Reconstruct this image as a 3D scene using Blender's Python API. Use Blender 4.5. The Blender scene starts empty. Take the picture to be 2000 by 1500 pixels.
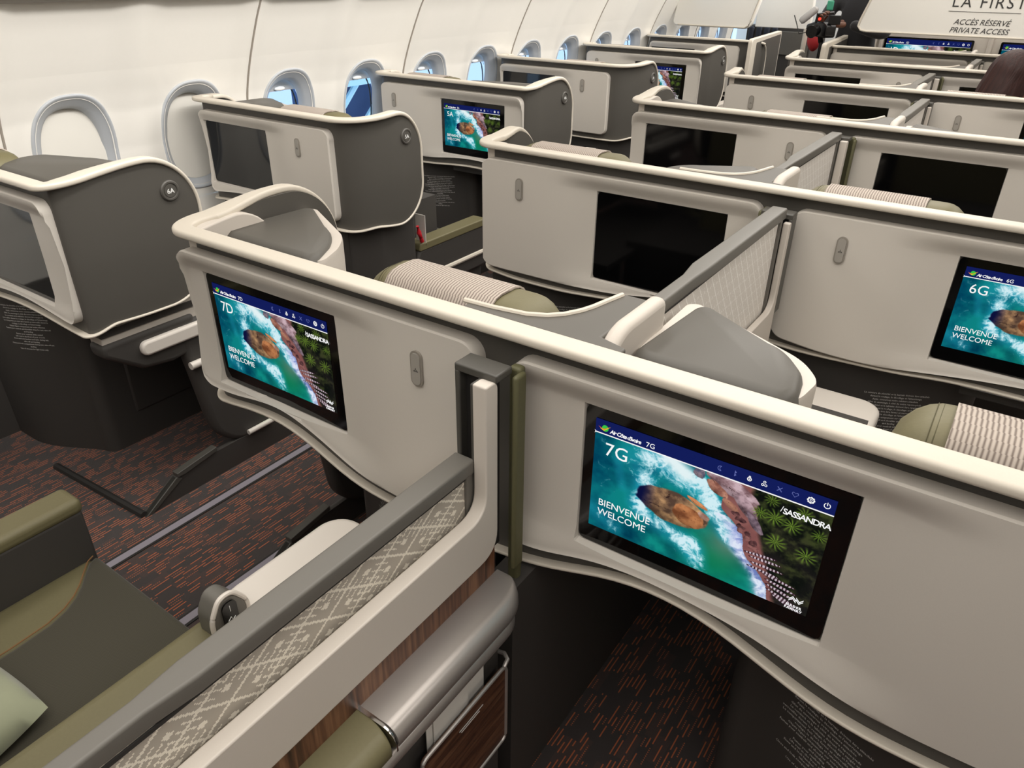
import bpy, bmesh, math, random
import numpy as np
from mathutils import Vector, Matrix
random.seed(7); rng = np.random.default_rng(7)
PI = math.pi
SC = bpy.context.scene
COL = SC.collection

# ------------------------------------------------------------------ camera
CAM_POS = Vector((0.55, 0.0, 1.60))
F_PX, YAW, PITCH, ROLL = 1447.19, -0.5965, -0.5129, 0.0116
fwd = Vector((math.sin(YAW)*math.cos(PITCH), math.cos(YAW)*math.cos(PITCH), math.sin(PITCH)))
rgt = Vector((math.cos(YAW), -math.sin(YAW), 0)); upv = rgt.cross(fwd)
r2 = rgt*math.cos(ROLL)+upv*math.sin(ROLL); u2 = upv*math.cos(ROLL)-rgt*math.sin(ROLL)
cam_d = bpy.data.cameras.new('camera'); cam = bpy.data.objects.new('camera', cam_d); COL.objects.link(cam)
M = Matrix.Identity(4)
for i in range(3):
    M[i][0] = r2[i]; M[i][1] = u2[i]; M[i][2] = -fwd[i]; M[i][3] = CAM_POS[i]
cam.matrix_world = M
cam_d.sensor_width = 36; cam_d.sensor_fit = 'HORIZONTAL'; cam_d.lens = 36*F_PX/2000
cam_d.clip_start = 0.02; cam_d.clip_end = 200
SC.camera = cam
# ------------------------------------------------------------------ world, exposure
SC.view_settings.view_transform = 'Standard'; SC.view_settings.look = 'None'
SC.view_settings.gamma = 1; SC.view_settings.use_curve_mapping = False
SC.view_settings.exposure = -0.10
w = bpy.data.worlds.new('daylight'); SC.world = w; w.use_nodes = True
bg = w.node_tree.nodes['Background']; bg.inputs[0].default_value = (0.50, 0.72, 1.0, 1); bg.inputs[1].default_value = 1.7
# ------------------------------------------------------------------ cabin lamps, added wall fill
def area(name, loc, rot, sx, sy, power, col=(1, .93, .84), spread=180):
    l = bpy.data.lights.new(name, 'AREA'); l.shape = 'RECTANGLE'; l.size = sx; l.size_y = sy
    l.energy = power; l.color = col; l.spread = math.radians(spread)
    o = bpy.data.objects.new(name, l); o.location = loc; o.rotation_euler = rot; COL.objects.link(o)
    o['kind'] = 'structure'
    return o
area('ceiling_lamp', (0.0, 4.1, 2.12), (0, 0, 0), 1.1, 9.9, 66, (1, .96, .905))
area('ceiling_lamp', (-1.25, 4.1, 2.12), (0, 0, 0), .35, 9.9, 30, (1, .96, .905))
area('ceiling_lamp', (1.25, 3.6, 2.12), (0, 0, 0), .35, 10.9, 52, (1, .96, .905))
area('added_wall_fill', (-.95, 3.4, 2.06), (0, math.radians(64), 0), .16, 11.2, 80, (1, .965, .92), 130)  # added unseen light without a fixture, set inboard to brighten the left sidewall

# ------------------------------------------------------------------ materials
def lin(c):
    c = c/255.0
    return c/12.92 if c <= .04045 else ((c+.055)/1.055)**2.4
def rgb(r, g, b): return (lin(r), lin(g), lin(b), 1)
class NT:
    def __init__(s, m): s.t = m.node_tree; s.n = s.t.nodes; s.l = s.t.links
    def new(s, ty, **kw):
        x = s.n.new(ty)
        for k, v in kw.items(): setattr(x, k, v)
        return x
    def link(s, a, b): s.l.new(a, b)
    def math(s, op, a, b=None, c=None, clamp=False):
        x = s.n.new('ShaderNodeMath'); x.operation = op; x.use_clamp = clamp
        for i, v in enumerate((a, b, c)):
            if v is None: continue
            if isinstance(v, (int, float)): x.inputs[i].default_value = v
            else: s.l.new(v, x.inputs[i])
        return x.outputs[0]
    def mix(s, fac, a, b):
        x = s.n.new('ShaderNodeMix'); x.data_type = 'RGBA'
        for sock, v in ((x.inputs[0], fac), (x.inputs[6], a), (x.inputs[7], b)):
            if isinstance(v, (int, float)): sock.default_value = v
            elif isinstance(v, tuple): sock.default_value = v
            else: s.l.new(v, sock)
        return x.outputs[2]
    def obj(s):
        tc = s.n.new('ShaderNodeTexCoord'); sp = s.n.new('ShaderNodeSeparateXYZ'); s.l.new(tc.outputs['Object'], sp.inputs[0])
        return tc.outputs['Object'], sp.outputs
def base_mat(name, col, rough=.5, metal=0.0, spec=.5, coat=0, sheen=0, grain=0.0, gscale=400, bump=0.0):
    m = bpy.data.materials.new(name); m.use_nodes = True; nt = NT(m)
    p = m.node_tree.nodes['Principled BSDF']
    p.inputs['Base Color'].default_value = col; p.inputs['Roughness'].default_value = rough
    p.inputs['Metallic'].default_value = metal; p.inputs['Specular IOR Level'].default_value = spec
    p.inputs['Coat Weight'].default_value = coat
    if sheen: p.inputs['Sheen Weight'].default_value = sheen
    if grain or bump:
        co, _ = nt.obj(); nz = nt.new('ShaderNodeTexNoise'); nz.inputs['Scale'].default_value = gscale; nz.inputs['Detail'].default_value = 3
        nt.link(co, nz.inputs['Vector'])
        if grain:
            dk = tuple(c*(1-grain) for c in col[:3])+(1,); lt = tuple(min(1, c*(1+grain)) for c in col[:3])+(1,)
            nt.link(nt.mix(nz.outputs[0], dk, lt), p.inputs['Base Color'])
        if bump:
            b = nt.new('ShaderNodeBump'); b.inputs['Strength'].default_value = bump; b.inputs['Distance'].default_value = .001
            nt.link(nz.outputs[0], b.inputs['Height']); nt.link(b.outputs[0], p.inputs['Normal'])
    return m
def emis(name, col, s=1.0):
    m = bpy.data.materials.new(name); m.use_nodes = True; n = m.node_tree.nodes; n.clear()
    e = n.new('ShaderNodeEmission'); e.inputs[0].default_value = col; e.inputs[1].default_value = s
    o = n.new('ShaderNodeOutputMaterial'); m.node_tree.links.new(e.outputs[0], o.inputs[0]); return m
MT = {}
MT['cap'] = base_mat('cream_trim', rgb(212, 204, 190), .42, grain=.03, gscale=300, bump=.05)
MT['panel'] = base_mat('stone_panel', rgb(206, 200, 191), .48, grain=.025, gscale=500, bump=.06)
MT['liner'] = base_mat('beige_liner', rgb(206, 198, 188), .5, grain=.02, gscale=400)
MT['taupe'] = base_mat('taupe_shell', rgb(81, 78, 73), .5, grain=.04, gscale=600, bump=.08)
MT['lid'] = base_mat('grey_lid', rgb(90, 87, 81), .45, grain=.03, gscale=600, bump=.05)
MT['char'] = base_mat('charcoal_base', rgb(64, 61, 58), .6, grain=.05, gscale=500, bump=.1)
MT['slot'] = base_mat('dark_rubber', rgb(38, 36, 34), .7)
MT['rail'] = base_mat('grey_rail', rgb(104, 101, 95), .42, grain=.03, gscale=500)
MT['darkrail'] = base_mat('dark_grey_rail', rgb(76, 74, 69), .42, grain=.03, gscale=500)
MT['white'] = base_mat('off_white_table', rgb(222, 215, 206), .38)
MT['green'] = base_mat('olive_leather', rgb(110, 104, 75), .52, grain=.06, gscale=180, bump=.25)
MT['strap'] = base_mat('dark_olive_strap', rgb(92, 90, 62), .6, grain=.06, gscale=120, bump=.3)
MT['stitch'] = base_mat('olive_stitching', rgb(84, 80, 56), .8)
MT['orangestitch'] = base_mat('tan_stitching', rgb(128, 92, 56), .8)
MT['silver'] = base_mat('satin_silver', rgb(176, 170, 165), .36, metal=.65, spec=.4)
MT['chrome'] = base_mat('polished_edge', rgb(220, 218, 215), .15, metal=1)
MT['hook'] = base_mat('hook_grey', rgb(158, 153, 145), .4); MT['hookring'] = base_mat('hook_surround', rgb(142, 136, 127), .45)
MT['ink'] = base_mat('dark_ink', rgb(52, 50, 48), .6)
MT['printing'] = base_mat('pale_print', rgb(205, 203, 198), .6)
MT['whiteprint'] = base_mat('white_print', rgb(240, 240, 238), .5)
MT['black'] = base_mat('black_plastic', rgb(14, 14, 15), .25)
MT['seam'] = base_mat('seam_grey', rgb(150, 142, 132), .5)
MT['wall'] = base_mat('cabin_white', rgb(232, 229, 222), .42, grain=.01, gscale=60)
MT['winring'] = base_mat('window_surround', rgb(178, 182, 187), .38)
MT['plug'] = base_mat('window_plug', rgb(218, 215, 207), .5)
MT['bin'] = base_mat('valance_grey', rgb(150, 143, 134), .6, grain=.05, gscale=12)
MT['ceil'] = base_mat('ceiling_white', rgb(228, 225, 218), .6)
MT['fabric_dark'] = None
MT['skin'] = base_mat('brown_skin', rgb(104, 66, 48), .5); MT['skin2'] = base_mat('light_skin', rgb(196, 140, 112), .5)
MT['cloth'] = base_mat('black_cloth', rgb(30, 29, 32), .85, sheen=.2, grain=.1, gscale=200)
MT['red'] = base_mat('red_plastic', rgb(196, 36, 48), .4); MT['paper'] = base_mat('paper', rgb(214, 210, 203), .7)
MT['steel'] = base_mat('pale_steel', rgb(196, 228, 238), .5); MT['navy'] = base_mat('navy_cladding', rgb(46, 66, 104), .7, grain=.3, gscale=3)
MT['track'] = base_mat('track_cover', rgb(148, 143, 152), .45)
MT['glass'] = base_mat('black_glass', rgb(5, 5, 6), .07, spec=.5)
MT['green_led'] = emis('green_led', (0.02, .8, .15, 1), 3)
MT['lampface'] = emis('lamp_face', (1, .93, .84, 1), 1.2)
MT['uiwhite'] = emis('screen_white', (1, 1, 1, 1), 1.0)
MT['uidim'] = emis('screen_dim', rgb(96, 106, 170), 1.0)
MT['uinavy'] = emis('screen_navy', rgb(20, 30, 92), 1.0)
MT['uigreen'] = emis('screen_green', rgb(60, 200, 70), 1.0); MT['uiyellow'] = emis('screen_yellow', rgb(240, 200, 50), 1.0); MT['uiorange'] = emis('screen_orange', rgb(240, 120, 50), 1.0)

def carpet():
    m = bpy.data.materials.new('carpet'); m.use_nodes = True; nt = NT(m); p = nt.n['Principled BSDF']
    co, s = nt.obj(); X, Y = s[0], s[1]
    fx = nt.math('MULTIPLY', X, 98.0); cx = nt.math('FLOOR', fx); rx = nt.math('FRACT', fx)
    def wn(*v):
        c = nt.new('ShaderNodeCombineXYZ')
        for i, q in enumerate(v): nt.link(q, c.inputs[i])
        o = nt.new('ShaderNodeTexWhiteNoise'); o.noise_dimensions = '3D'; nt.link(c.outputs[0], o.inputs[0]); return o.outputs[0]
    zero = nt.math('MULTIPLY', X, 0.0)
    ry = wn(cx, zero, zero)
    fy = nt.math('ADD', nt.math('MULTIPLY', Y, 15.5), nt.math('MULTIPLY', ry, 5.0)); cy = nt.math('FLOOR', fy); yy = nt.math('FRACT', fy)
    rn = wn(cx, cy, zero)
    rn2 = wn(cy, cx, nt.math('ADD', zero, 5.0))
    line = nt.math('MULTIPLY', nt.math('GREATER_THAN', rx, .30), nt.math('LESS_THAN', rx, .60))
    gap = nt.math('MULTIPLY', nt.math('GREATER_THAN', yy, .06), nt.math('LESS_THAN', yy, nt.math('ADD', nt.math('MULTIPLY', rn2, .5), .5)))
    on = nt.math('GREATER_THAN', rn, .20)
    dots = nt.math('GREATER_THAN', nt.math('FRACT', nt.math('MULTIPLY', Y, 170.0)), .5)
    isdot = nt.math('GREATER_THAN', rn, .72)
    dd = nt.math('MAXIMUM', nt.math('SUBTRACT', 1.0, isdot), dots)
    bx = nt.math('FLOOR', nt.math('MULTIPLY', X, 33.0)); by = nt.math('FLOOR', nt.math('ADD', nt.math('MULTIPLY', Y, 13.0), nt.math('MULTIPLY', wn(bx, zero, zero), 3.0)))
    blk = wn(bx, by, zero)
    bon = nt.math('GREATER_THAN', blk, .09)
    fac = nt.math('MULTIPLY', nt.math('MULTIPLY', line, gap), nt.math('MULTIPLY', nt.math('MULTIPLY', on, dd), bon))
    basec = nt.mix(nt.math('GREATER_THAN', blk, .72), rgb(64, 57, 55), rgb(76, 61, 57))
    nz = nt.new('ShaderNodeTexNoise'); nz.inputs['Scale'].default_value = 900; nt.link(co, nz.inputs['Vector'])
    c = nt.mix(fac, basec, rgb(192, 104, 62))
    c2 = nt.mix(nt.math('MULTIPLY', nz.outputs[0], .35), c, rgb(34, 28, 28))
    nt.link(c2, p.inputs['Base Color']); p.inputs['Roughness'].default_value = .95; p.inputs['Sheen Weight'].default_value = .2
    b = nt.new('ShaderNodeBump'); b.inputs['Strength'].default_value = .5; b.inputs['Distance'].default_value = .002
    nt.link(nt.math('ADD', nz.outputs[0], fac), b.inputs['Height']); nt.link(b.outputs[0], p.inputs['Normal'])
    return m
MT['carpet'] = carpet()
def wood(name, vertical=True, dark=1.0, k=1.0):
    m = bpy.data.materials.new(name); m.use_nodes = True; nt = NT(m); p = nt.n['Principled BSDF']
    co, s = nt.obj(); mp = nt.new('ShaderNodeMapping'); mp.inputs['Scale'].default_value = (8, 60*k, 3) if vertical else (8, 5, 60)
    nt.link(co, mp.inputs[0]); nz = nt.new('ShaderNodeTexNoise'); nz.inputs['Scale'].default_value = 1.6; nz.inputs['Detail'].default_value = 8; nz.inputs['Distortion'].default_value = .6
    nt.link(mp.outputs[0], nz.inputs['Vector']); r = nt.new('ShaderNodeValToRGB'); nt.link(nz.outputs[0], r.inputs[0])
    e = r.color_ramp.elements
    e[0].position = .3; e[0].color = tuple(c*dark for c in rgb(52, 30, 20)[:3])+(1,)
    e[1].position = .72; e[1].color = tuple(c*dark for c in rgb(142, 102, 74)[:3])+(1,)
    x = e.new(.5); x.color = tuple(c*dark for c in rgb(102, 66, 46)[:3])+(1,)
    nt.link(r.outputs[0], p.inputs['Base Color']); p.inputs['Roughness'].default_value = .4
    return m
MT['wood'] = wood('walnut_veneer'); MT['wood2'] = wood('walnut_pocket', False, .62)
def seat_fabric():
    m = base_mat('seat_fabric', rgb(70, 66, 54), .85, sheen=.15); nt = NT(m); p = nt.n['Principled BSDF']
    co, s = nt.obj()
    a = nt.math('SINE', nt.math('MULTIPLY', s[0], 2200.0)); b = nt.math('SINE', nt.math('MULTIPLY', s[1], 2200.0))
    f = nt.math('MULTIPLY_ADD', nt.math('MULTIPLY', a, b), .5, .5)
    nt.link(nt.mix(f, rgb(50, 47, 36), rgb(72, 68, 54)), p.inputs['Base Color']); return m
MT['seatfab'] = seat_fabric()
def cover_mat():
    m = base_mat('ribbed_cover', rgb(214, 200, 186), .85); nt = NT(m); p = nt.n['Principled BSDF']
    co, s = nt.obj()
    d = nt.math('ADD', nt.math('MULTIPLY', s[1], 330.0), nt.math('MULTIPLY', s[2], 330.0))
    seg = nt.math('MULTIPLY', nt.math('FLOOR', nt.math('MULTIPLY', s[0], 28.0)), 1.2)
    wv = nt.math('MULTIPLY_ADD', nt.math('SINE', nt.math('ADD', nt.math('MULTIPLY', s[0], 1000.0), nt.math('MULTIPLY', nt.math('FLOOR', nt.math('MULTIPLY', nt.math('ADD', s[1], s[2]), 45.0)), 1.1))), .5, .5)
    f = nt.math('POWER', wv, 2.2)
    nt.link(nt.mix(f, rgb(188, 177, 166), rgb(124, 112, 104)), p.inputs['Base Color'])
    b = nt.new('ShaderNodeBump'); b.inputs['Strength'].default_value = .5; b.inputs['Distance'].default_value = .002; b.invert = True
    nt.link(f, b.inputs['Height']); nt.link(b.outputs[0], p.inputs['Normal']); return m
MT['cover'] = cover_mat()
def pattern_mat(name, c0, c1, style):
    # cream geometric weave laid out in the panel's own plane (object Y, Z)
    m = base_mat(name, c0, .6); nt = NT(m); p = nt.n['Principled BSDF']
    co, s = nt.obj(); Y, Z = s[1], s[2]
    P = .078
    def tri(v, per):  # 0..1 distance from nearest multiple
        f = nt.math('FRACT', nt.math('ADD', nt.math('DIVIDE', v, per), 100.0)); return nt.math('ABSOLUTE', nt.math('SUBTRACT', f, .5))
    a = nt.math('ADD', Y, Z); b = nt.math('SUBTRACT', Y, Z)
    stepq = .0022
    if style == 'diamond':
        q = lambda v: nt.math('MULTIPLY', nt.math('FLOOR', nt.math('DIVIDE', v, stepq)), stepq)
        ya, zb = q(Y), q(Z); a = nt.math('ADD', ya, nt.math('MULTIPLY', zb, 1.6)); b = nt.math('SUBTRACT', ya, nt.math('MULTIPLY', zb, 1.6))
        d1 = nt.math('GREATER_THAN', tri(a, P), .455); d2 = nt.math('GREATER_THAN', tri(b, P), .455)
        inner = nt.math('MULTIPLY', nt.math('LESS_THAN', tri(a, P), .11), nt.math('LESS_THAN', tri(b, P), .11))
        i2 = nt.math('MULTIPLY', nt.math('GREATER_THAN', tri(a, P/4), .40), nt.math('LESS_THAN', tri(b, P*2), .16))
        i3 = nt.math('MULTIPLY', nt.math('GREATER_THAN', tri(b, P/4), .40), nt.math('LESS_THAN', tri(a, P*2), .16))
        f = nt.math('MAXIMUM', nt.math('MAXIMUM', d1, d2), nt.math('MAXIMUM', inner, nt.math('MAXIMUM', i2, i3)))
    else:
        l = nt.math('GREATER_THAN', tri(nt.math('ADD', Y, nt.math('MULTIPLY', Z, .8)), .034), .46)
        c = nt.math('MULTIPLY', nt.math('GREATER_THAN', tri(Z, .03), .42), nt.math('GREATER_THAN', tri(b, .017), .40))
        v = nt.new('ShaderNodeTexVoronoi'); v.inputs['Scale'].default_value = 170; nt.link(co, v.inputs['Vector'])
        n = nt.math('LESS_THAN', v.outputs[0], .22)
        f = nt.math('MAXIMUM', nt.math('MAXIMUM', l, c), nt.math('MULTIPLY', n, .7))
    nt.link(nt.mix(f, c0, c1), p.inputs['Base Color']); return m
MT['pat1'] = pattern_mat('diamond_weave', rgb(176, 168, 156), rgb(236, 229, 214), 'diamond')
MT['pat2'] = pattern_mat('fine_weave', rgb(222, 216, 208), rgb(252, 249, 244), 'fine')

# ------------------------------------------------------------------ mesh helpers
def tag(o, label=None, cat=None, group=None, kind=None):
    if label: o['label'] = label
    if cat: o['category'] = cat
    if group: o['group'] = group
    if kind: o['kind'] = kind
    return o
def thing(name, loc, label, cat, group=None):
    o = bpy.data.objects.new(name, None); COL.objects.link(o); o.location = loc; o.empty_display_size = .1
    return tag(o, label, cat, group)
def newmesh(name, V, F, mat, smooth=True, angle=38):
    me = bpy.data.meshes.new(name); me.from_pydata([tuple(v) for v in V], [], F)
    bm = bmesh.new(); bm.from_mesh(me); bmesh.ops.remove_doubles(bm, verts=bm.verts, dist=1e-5)
    bmesh.ops.recalc_face_normals(bm, faces=bm.faces); bm.to_mesh(me); bm.free()
    if mat is not None: me.materials.append(mat)
    if smooth:
        me.polygons.foreach_set('use_smooth', [True]*len(me.polygons)); me.set_sharp_from_angle(angle=math.radians(angle))
    return me
def link(name, me, parent=None, loc=(0, 0, 0), bevel=0, seg=3, subsurf=0):
    o = bpy.data.objects.new(name, me); COL.objects.link(o); o.location = loc
    if parent is not None: o.parent = parent
    if bevel:
        b = o.modifiers.new('bevel', 'BEVEL'); b.width = bevel; b.segments = seg; b.limit_method = 'ANGLE'; b.angle_limit = math.radians(40); b.harden_normals = False
    if subsurf:
        s = o.modifiers.new('sub', 'SUBSURF'); s.levels = s.render_levels = subsurf
    return o
class MB:
    def __init__(s): s.V = []; s.F = []
    def add(s, V, F):
        n = len(s.V); s.V += [tuple(v) for v in V]; s.F += [tuple(i+n for i in f) for f in F]; return s
    def box(s, x0, x1, y0, y1, z0, z1):
        V = [(x, y, z) for z in (z0, z1) for y in (y0, y1) for x in (x0, x1)]
        return s.add(V, [(0, 2, 3, 1), (4, 5, 7, 6), (0, 1, 5, 4), (2, 6, 7, 3), (0, 4, 6, 2), (1, 3, 7, 5)])
    def prism(s, pts, axis, a0, a1):
        f = {'x': lambda p, a: (a, p[0], p[1]), 'y': lambda p, a: (p[0], a, p[1]), 'z': lambda p, a: (p[0], p[1], a)}[axis]
        n = len(pts); V = [f(p, a0) for p in pts]+[f(p, a1) for p in pts]
        return s.add(V, [tuple(range(n)), tuple(range(2*n-1, n-1, -1))]+[(i, (i+1) % n, n+(i+1) % n, n+i) for i in range(n)])
    def grid(s, P, closed_u=False, closed_v=False):
        nu, nv = len(P), len(P[0]); V = [q for row in P for q in row]; F = []
        for i in range(nu if closed_u else nu-1):
            for j in range(nv if closed_v else nv-1):
                a = i*nv+j; b = i*nv+(j+1) % nv; c = ((i+1) % nu)*nv+(j+1) % nv; d = ((i+1) % nu)*nv+j
                F.append((a, b, c, d))
        return s.add(V, F)
    def tube(s, pts, r, n=10, caps=True):
        pts = [Vector(p) for p in pts]; rs = r if isinstance(r, (list, tuple)) else [r]*len(pts)
        P = []; up = Vector((0, 0, 1))
        for i, p in enumerate(pts):
            t = (pts[min(i+1, len(pts)-1)]-pts[max(i-1, 0)]).normalized()
            ref = up if abs(t.dot(up)) < .95 else Vector((1, 0, 0))
            a = t.cross(ref).normalized(); b = a.cross(t)
            P.append([p+(a*math.cos(k*2*PI/n)+b*math.sin(k*2*PI/n))*rs[i] for k in range(n)])
        m = len(s.V); s.grid(P, closed_v=True)
        if caps: s.F.append(tuple(m+k for k in range(n))[::-1]); s.F.append(tuple(m+(len(P)-1)*n+k for k in range(n)))
        return s
    def sweep(s, path, normals, prof, closed=False):
        # path points, unit 'out' normals; prof(i) -> list of (out, side)
        N = len(path); P = []
        for i in range(N):
            a = Vector(path[(i+1) % N if closed else min(i+1, N-1)]); b = Vector(path[(i-1) % N if closed else max(i-1, 0)])
            t = (a-b).normalized(); n = Vector(normals[i]); n = (n-t*n.dot(t)).normalized(); c = n.cross(t)
            P.append([Vector(path[i])+n*u+c*v for u, v in prof(i)])
        m = len(s.V); s.grid(P, closed_u=closed, closed_v=True)
        if not closed:
            k = len(P[0]); s.F.append(tuple(m+j for j in range(k))[::-1]); s.F.append(tuple(m+(N-1)*k+j for j in range(k)))
        return s
    def mesh(s, name, mat, smooth=True, angle=38): return newmesh(name, s.V, s.F, mat, smooth, angle)
    def build(s, name, mat, parent=None, loc=(0, 0, 0), bevel=0, seg=3, subsurf=0, smooth=True, angle=38):
        return link(name, s.mesh(name, mat, smooth, angle), parent, loc, bevel, seg, subsurf)
def rrect(x0, x1, y0, y1, r, n=6):
    out = []
    for cx, cy, a0 in ((x1-r, y1-r, 0), (x0+r, y1-r, 90), (x0+r, y0+r, 180), (x1-r, y0+r, 270)):
        for k in range(n+1):
            a = math.radians(a0+90*k/n); out.append((cx+r*math.cos(a), cy+r*math.sin(a)))
    return out
def rpoly(pts, r, n=5):
    """round the corners of a 2D polygon; r a number or list"""
    out = []; N = len(pts)
    for i, p in enumerate(pts):
        rr = r[i] if isinstance(r, (list, tuple)) else r
        P = Vector(p); A = Vector(pts[i-1]); B = Vector(pts[(i+1) % N]); da = (A-P); db = (B-P)
        if rr <= 0: out.append(tuple(P)); continue
        k = min(rr, da.length*.48, db.length*.48); a = P+da.normalized()*k; b = P+db.normalized()*k
        for j in range(n+1):
            t = j/n; q = a*(1-t)**2+P*2*t*(1-t)+b*t*t; out.append(tuple(q))
    return out
def smooth01(x): x = max(0, min(1, x)); return x*x*(3-2*x)
TXT = {}
def textmesh(body, size, mat, align='LEFT', shear=0, extrude=.0004, space=1.0, line=1.0, res=3, bold=0):
    key = (body, size, mat.name, align, shear, extrude, space, line, res, bold)
    if key in TXT: return TXT[key]
    c = bpy.data.curves.new('t', 'FONT'); c.body = body; c.size = size; c.align_x = align; c.shear = shear
    c.extrude = extrude; c.space_character = space; c.space_line = line; c.resolution_u = res; c.offset = bold
    o = bpy.data.objects.new('t', c); COL.objects.link(o); bpy.context.view_layer.update()
    me = bpy.data.meshes.new_from_object(o.evaluated_get(bpy.context.evaluated_depsgraph_get()))
    bpy.data.objects.remove(o); bpy.data.curves.remove(c)
    me.materials.clear(); me.materials.append(mat); TXT[key] = me; return me
def mapped(me, fn, mat, name):
    V = [fn(v.co) for v in me.vertices]; F = [tuple(p.vertices) for p in me.polygons]
    m = bpy.data.meshes.new(name); m.from_pydata([tuple(v) for v in V], [], F); m.materials.append(mat); return m
def join_meshes(name, parts):
    """parts: (mesh, fn) -> one mesh, keeping materials"""
    m = bpy.data.meshes.new(name); V = []; F = []; MI = []; mats = []
    for me, fn in parts:
        n = len(V); V += [tuple(fn(v.co)) for v in me.vertices]
        mt = me.materials[0]
        if mt not in mats: mats.append(mt)
        for p in me.polygons: F.append(tuple(i+n for i in p.vertices)); MI.append(mats.index(mt))
    m.from_pydata(V, [], F)
    for mt in mats: m.materials.append(mt)
    m.polygons.foreach_set('material_index', MI); return m

# ------------------------------------------------------------------ the picture the screens show (aerial surf, rocks, palms)
def fbm(x, y, seed, octv=5, ridged=False):
    r = np.random.default_rng(seed); out = np.zeros_like(x); amp = 1; tot = 0
    for o in range(octv):
        tab = r.random((64, 64)); xi = np.floor(x).astype(int); yi = np.floor(y).astype(int); fx = x-xi; fy = y-yi
        fx = fx*fx*(3-2*fx); fy = fy*fy*(3-2*fy); g = lambda a, b: tab[a % 64, b % 64]
        v = (g(xi, yi)*(1-fx)+g(xi+1, yi)*fx)*(1-fy)+(g(xi, yi+1)*(1-fx)+g(xi+1, yi+1)*fx)*fy
        if ridged: v = 1-np.abs(2*v-1)
        out += v*amp; tot += amp; amp *= .55; x = x*2.03+17.3; y = y*2.03+5.1
    return out/tot
def sea_picture(W, H):
    u, v = np.meshgrid(np.linspace(0, 1, W), np.linspace(0, 1, H)); x = u*1.75; y = v      # v down
    L = lambda a, b, t: a+(b-a)*np.clip(t, 0, 1)[..., None]
    C = lambda *c: np.array(c, float)
    n1 = fbm(x*3.2, y*3.2, 3); n2 = fbm(x*7+3, y*7, 4)
    wx = x+.16*(n2-.5); wy = y+.16*(fbm(x*7, y*7+9, 6)-.5)
    img = L(C(0, 58, 78), C(16, 140, 132), (n1-.28)*2.6); img = L(img, C(0, 84, 128)+img*0, (.55-x)*.5)
    img = L(img, C(12, 124, 84)+img*0, np.exp(-(((x-1.05)/.26)**2+((y-.80)/.24)**2)))
    img = L(img, C(98, 132, 112)+img*0, .8*np.exp(-(((x-1.12)/.16)**2+((y-.62)/.16)**2)))
    rid = fbm(wx*8, wy*8, 5, 6, True); rid2 = fbm(wx*20, wy*20, 8, 4, True); rid3 = fbm(wx*46, wy*46, 9, 3, True)
    def cap(x0, y0, x1, y1, r):
        dx, dy = x1-x0, y1-y0; t = np.clip(((x-x0)*dx+(y-y0)*dy)/(dx*dx+dy*dy), 0, 1); d = np.hypot(x-x0-t*dx, y-y0-t*dy); return np.exp(-(d/r)**2)
    zone = np.clip(cap(.48, .05, .80, .17, .13)*1.2+cap(.95, .30, 1.12, .52, .09)*1.05+cap(1.12, .52, 1.22, .62, .07)*.9+cap(.46, .30, .40, .55, .09)*.8+cap(.45, .62, .86, .80, .11)*.95+cap(.86, .78, .92, .93, .09)*.8+cap(.0, .80, .22, .92, .10)*.62+cap(.20, .20, .26, .46, .05)*.5+cap(.28, .1, .42, .34, .10)*.5+cap(.88, .12, .98, .25, .05)*.9, 0, 1.3)
    tex = rid*.5+rid2*.34+rid3*.22
    foam = np.clip((tex-1.0+zone*.45)*3.8, 0, 1); foam = np.maximum(foam, np.clip((rid-.86)*9, 0, 1)*.40*(x < 1.25)*(.4+n1))
    img = L(img, C(40, 170, 200)+img*0, np.clip(zone-.15, 0, 1)*.75)
    img = L(img, C(214, 243, 250)+img*0, foam)
    img = L(img, C(232, 248, 250)+img*0, cap(.60, .0, .74, .10, .10)*1.5-.45)
    shore = np.where(y < .3, 1.0+.25*y, 1.075+.60*(y-.3))+.03*np.sin(y*17)+.05*(fbm(x*6, y*6, 12)-.5); shore = np.minimum(shore, 1.50)
    d = x-shore
    sand = L(C(112, 66, 66), C(156, 104, 98), fbm(x*9, y*9, 14))
    img = L(img, C(146, 140, 216)+img*0, np.exp(-((d+.03)/.06)**2)*.8*(y > .40))
    img = L(img, C(228, 236, 252)+img*0, np.exp(-((d+.045)/.05)**2)*(rid+rid2*.6-.72)*2.6*(y > .35))
    img = np.where((d > 0)[..., None], sand, img)
    j = fbm(x*16, y*16, 21, 5); j2 = fbm(x*5, y*5, 22, 3); jung = L(C(14, 18, 14), C(58, 66, 34), (j-.42)*3.2); jung = L(jung, C(52, 40, 44)+jung*0, .55*np.clip((j2-.3)*2+(y-.6), 0, 1))
    edge = 1.215+.32*np.clip(y-.12, 0, 1)+.05*(fbm(x*8, y*8, 30)-.5); img = L(img, jung, (x-edge)*26)
    def blob(cx, cy, ax, ay, rot, seed, pal, ns=16, sh=1.0, wob=.42):
        nonlocal img
        ca, sa = math.cos(rot), math.sin(rot); X = ((x-cx)*ca+(y-cy)*sa)/ax; Y = (-(x-cx)*sa+(y-cy)*ca)/ay
        r = np.sqrt(X*X+Y*Y)+wob*(fbm(X*1.3+seed, Y*1.3, seed, 3)-.5); mk = np.clip((1-r)*16, 0, 1)
        cr = fbm(X*1.7+seed, Y*1.7, seed+1, 4, True); lo = fbm(x*ns, y*ns, seed+2)
        c = L(C(*pal[0]), C(*pal[1]), (lo-.28)*2.4); c = L(c, C(40, 26, 26)+c*0, np.clip((cr-.86)*14, 0, 1)*.8); c = c*(1-.25*np.clip(Y, 0, 1))[..., None]
        c = L(c, C(14, 18, 60)+c*0, (-X-.48)*2.6*sh); img = L(img, c, mk)
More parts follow.
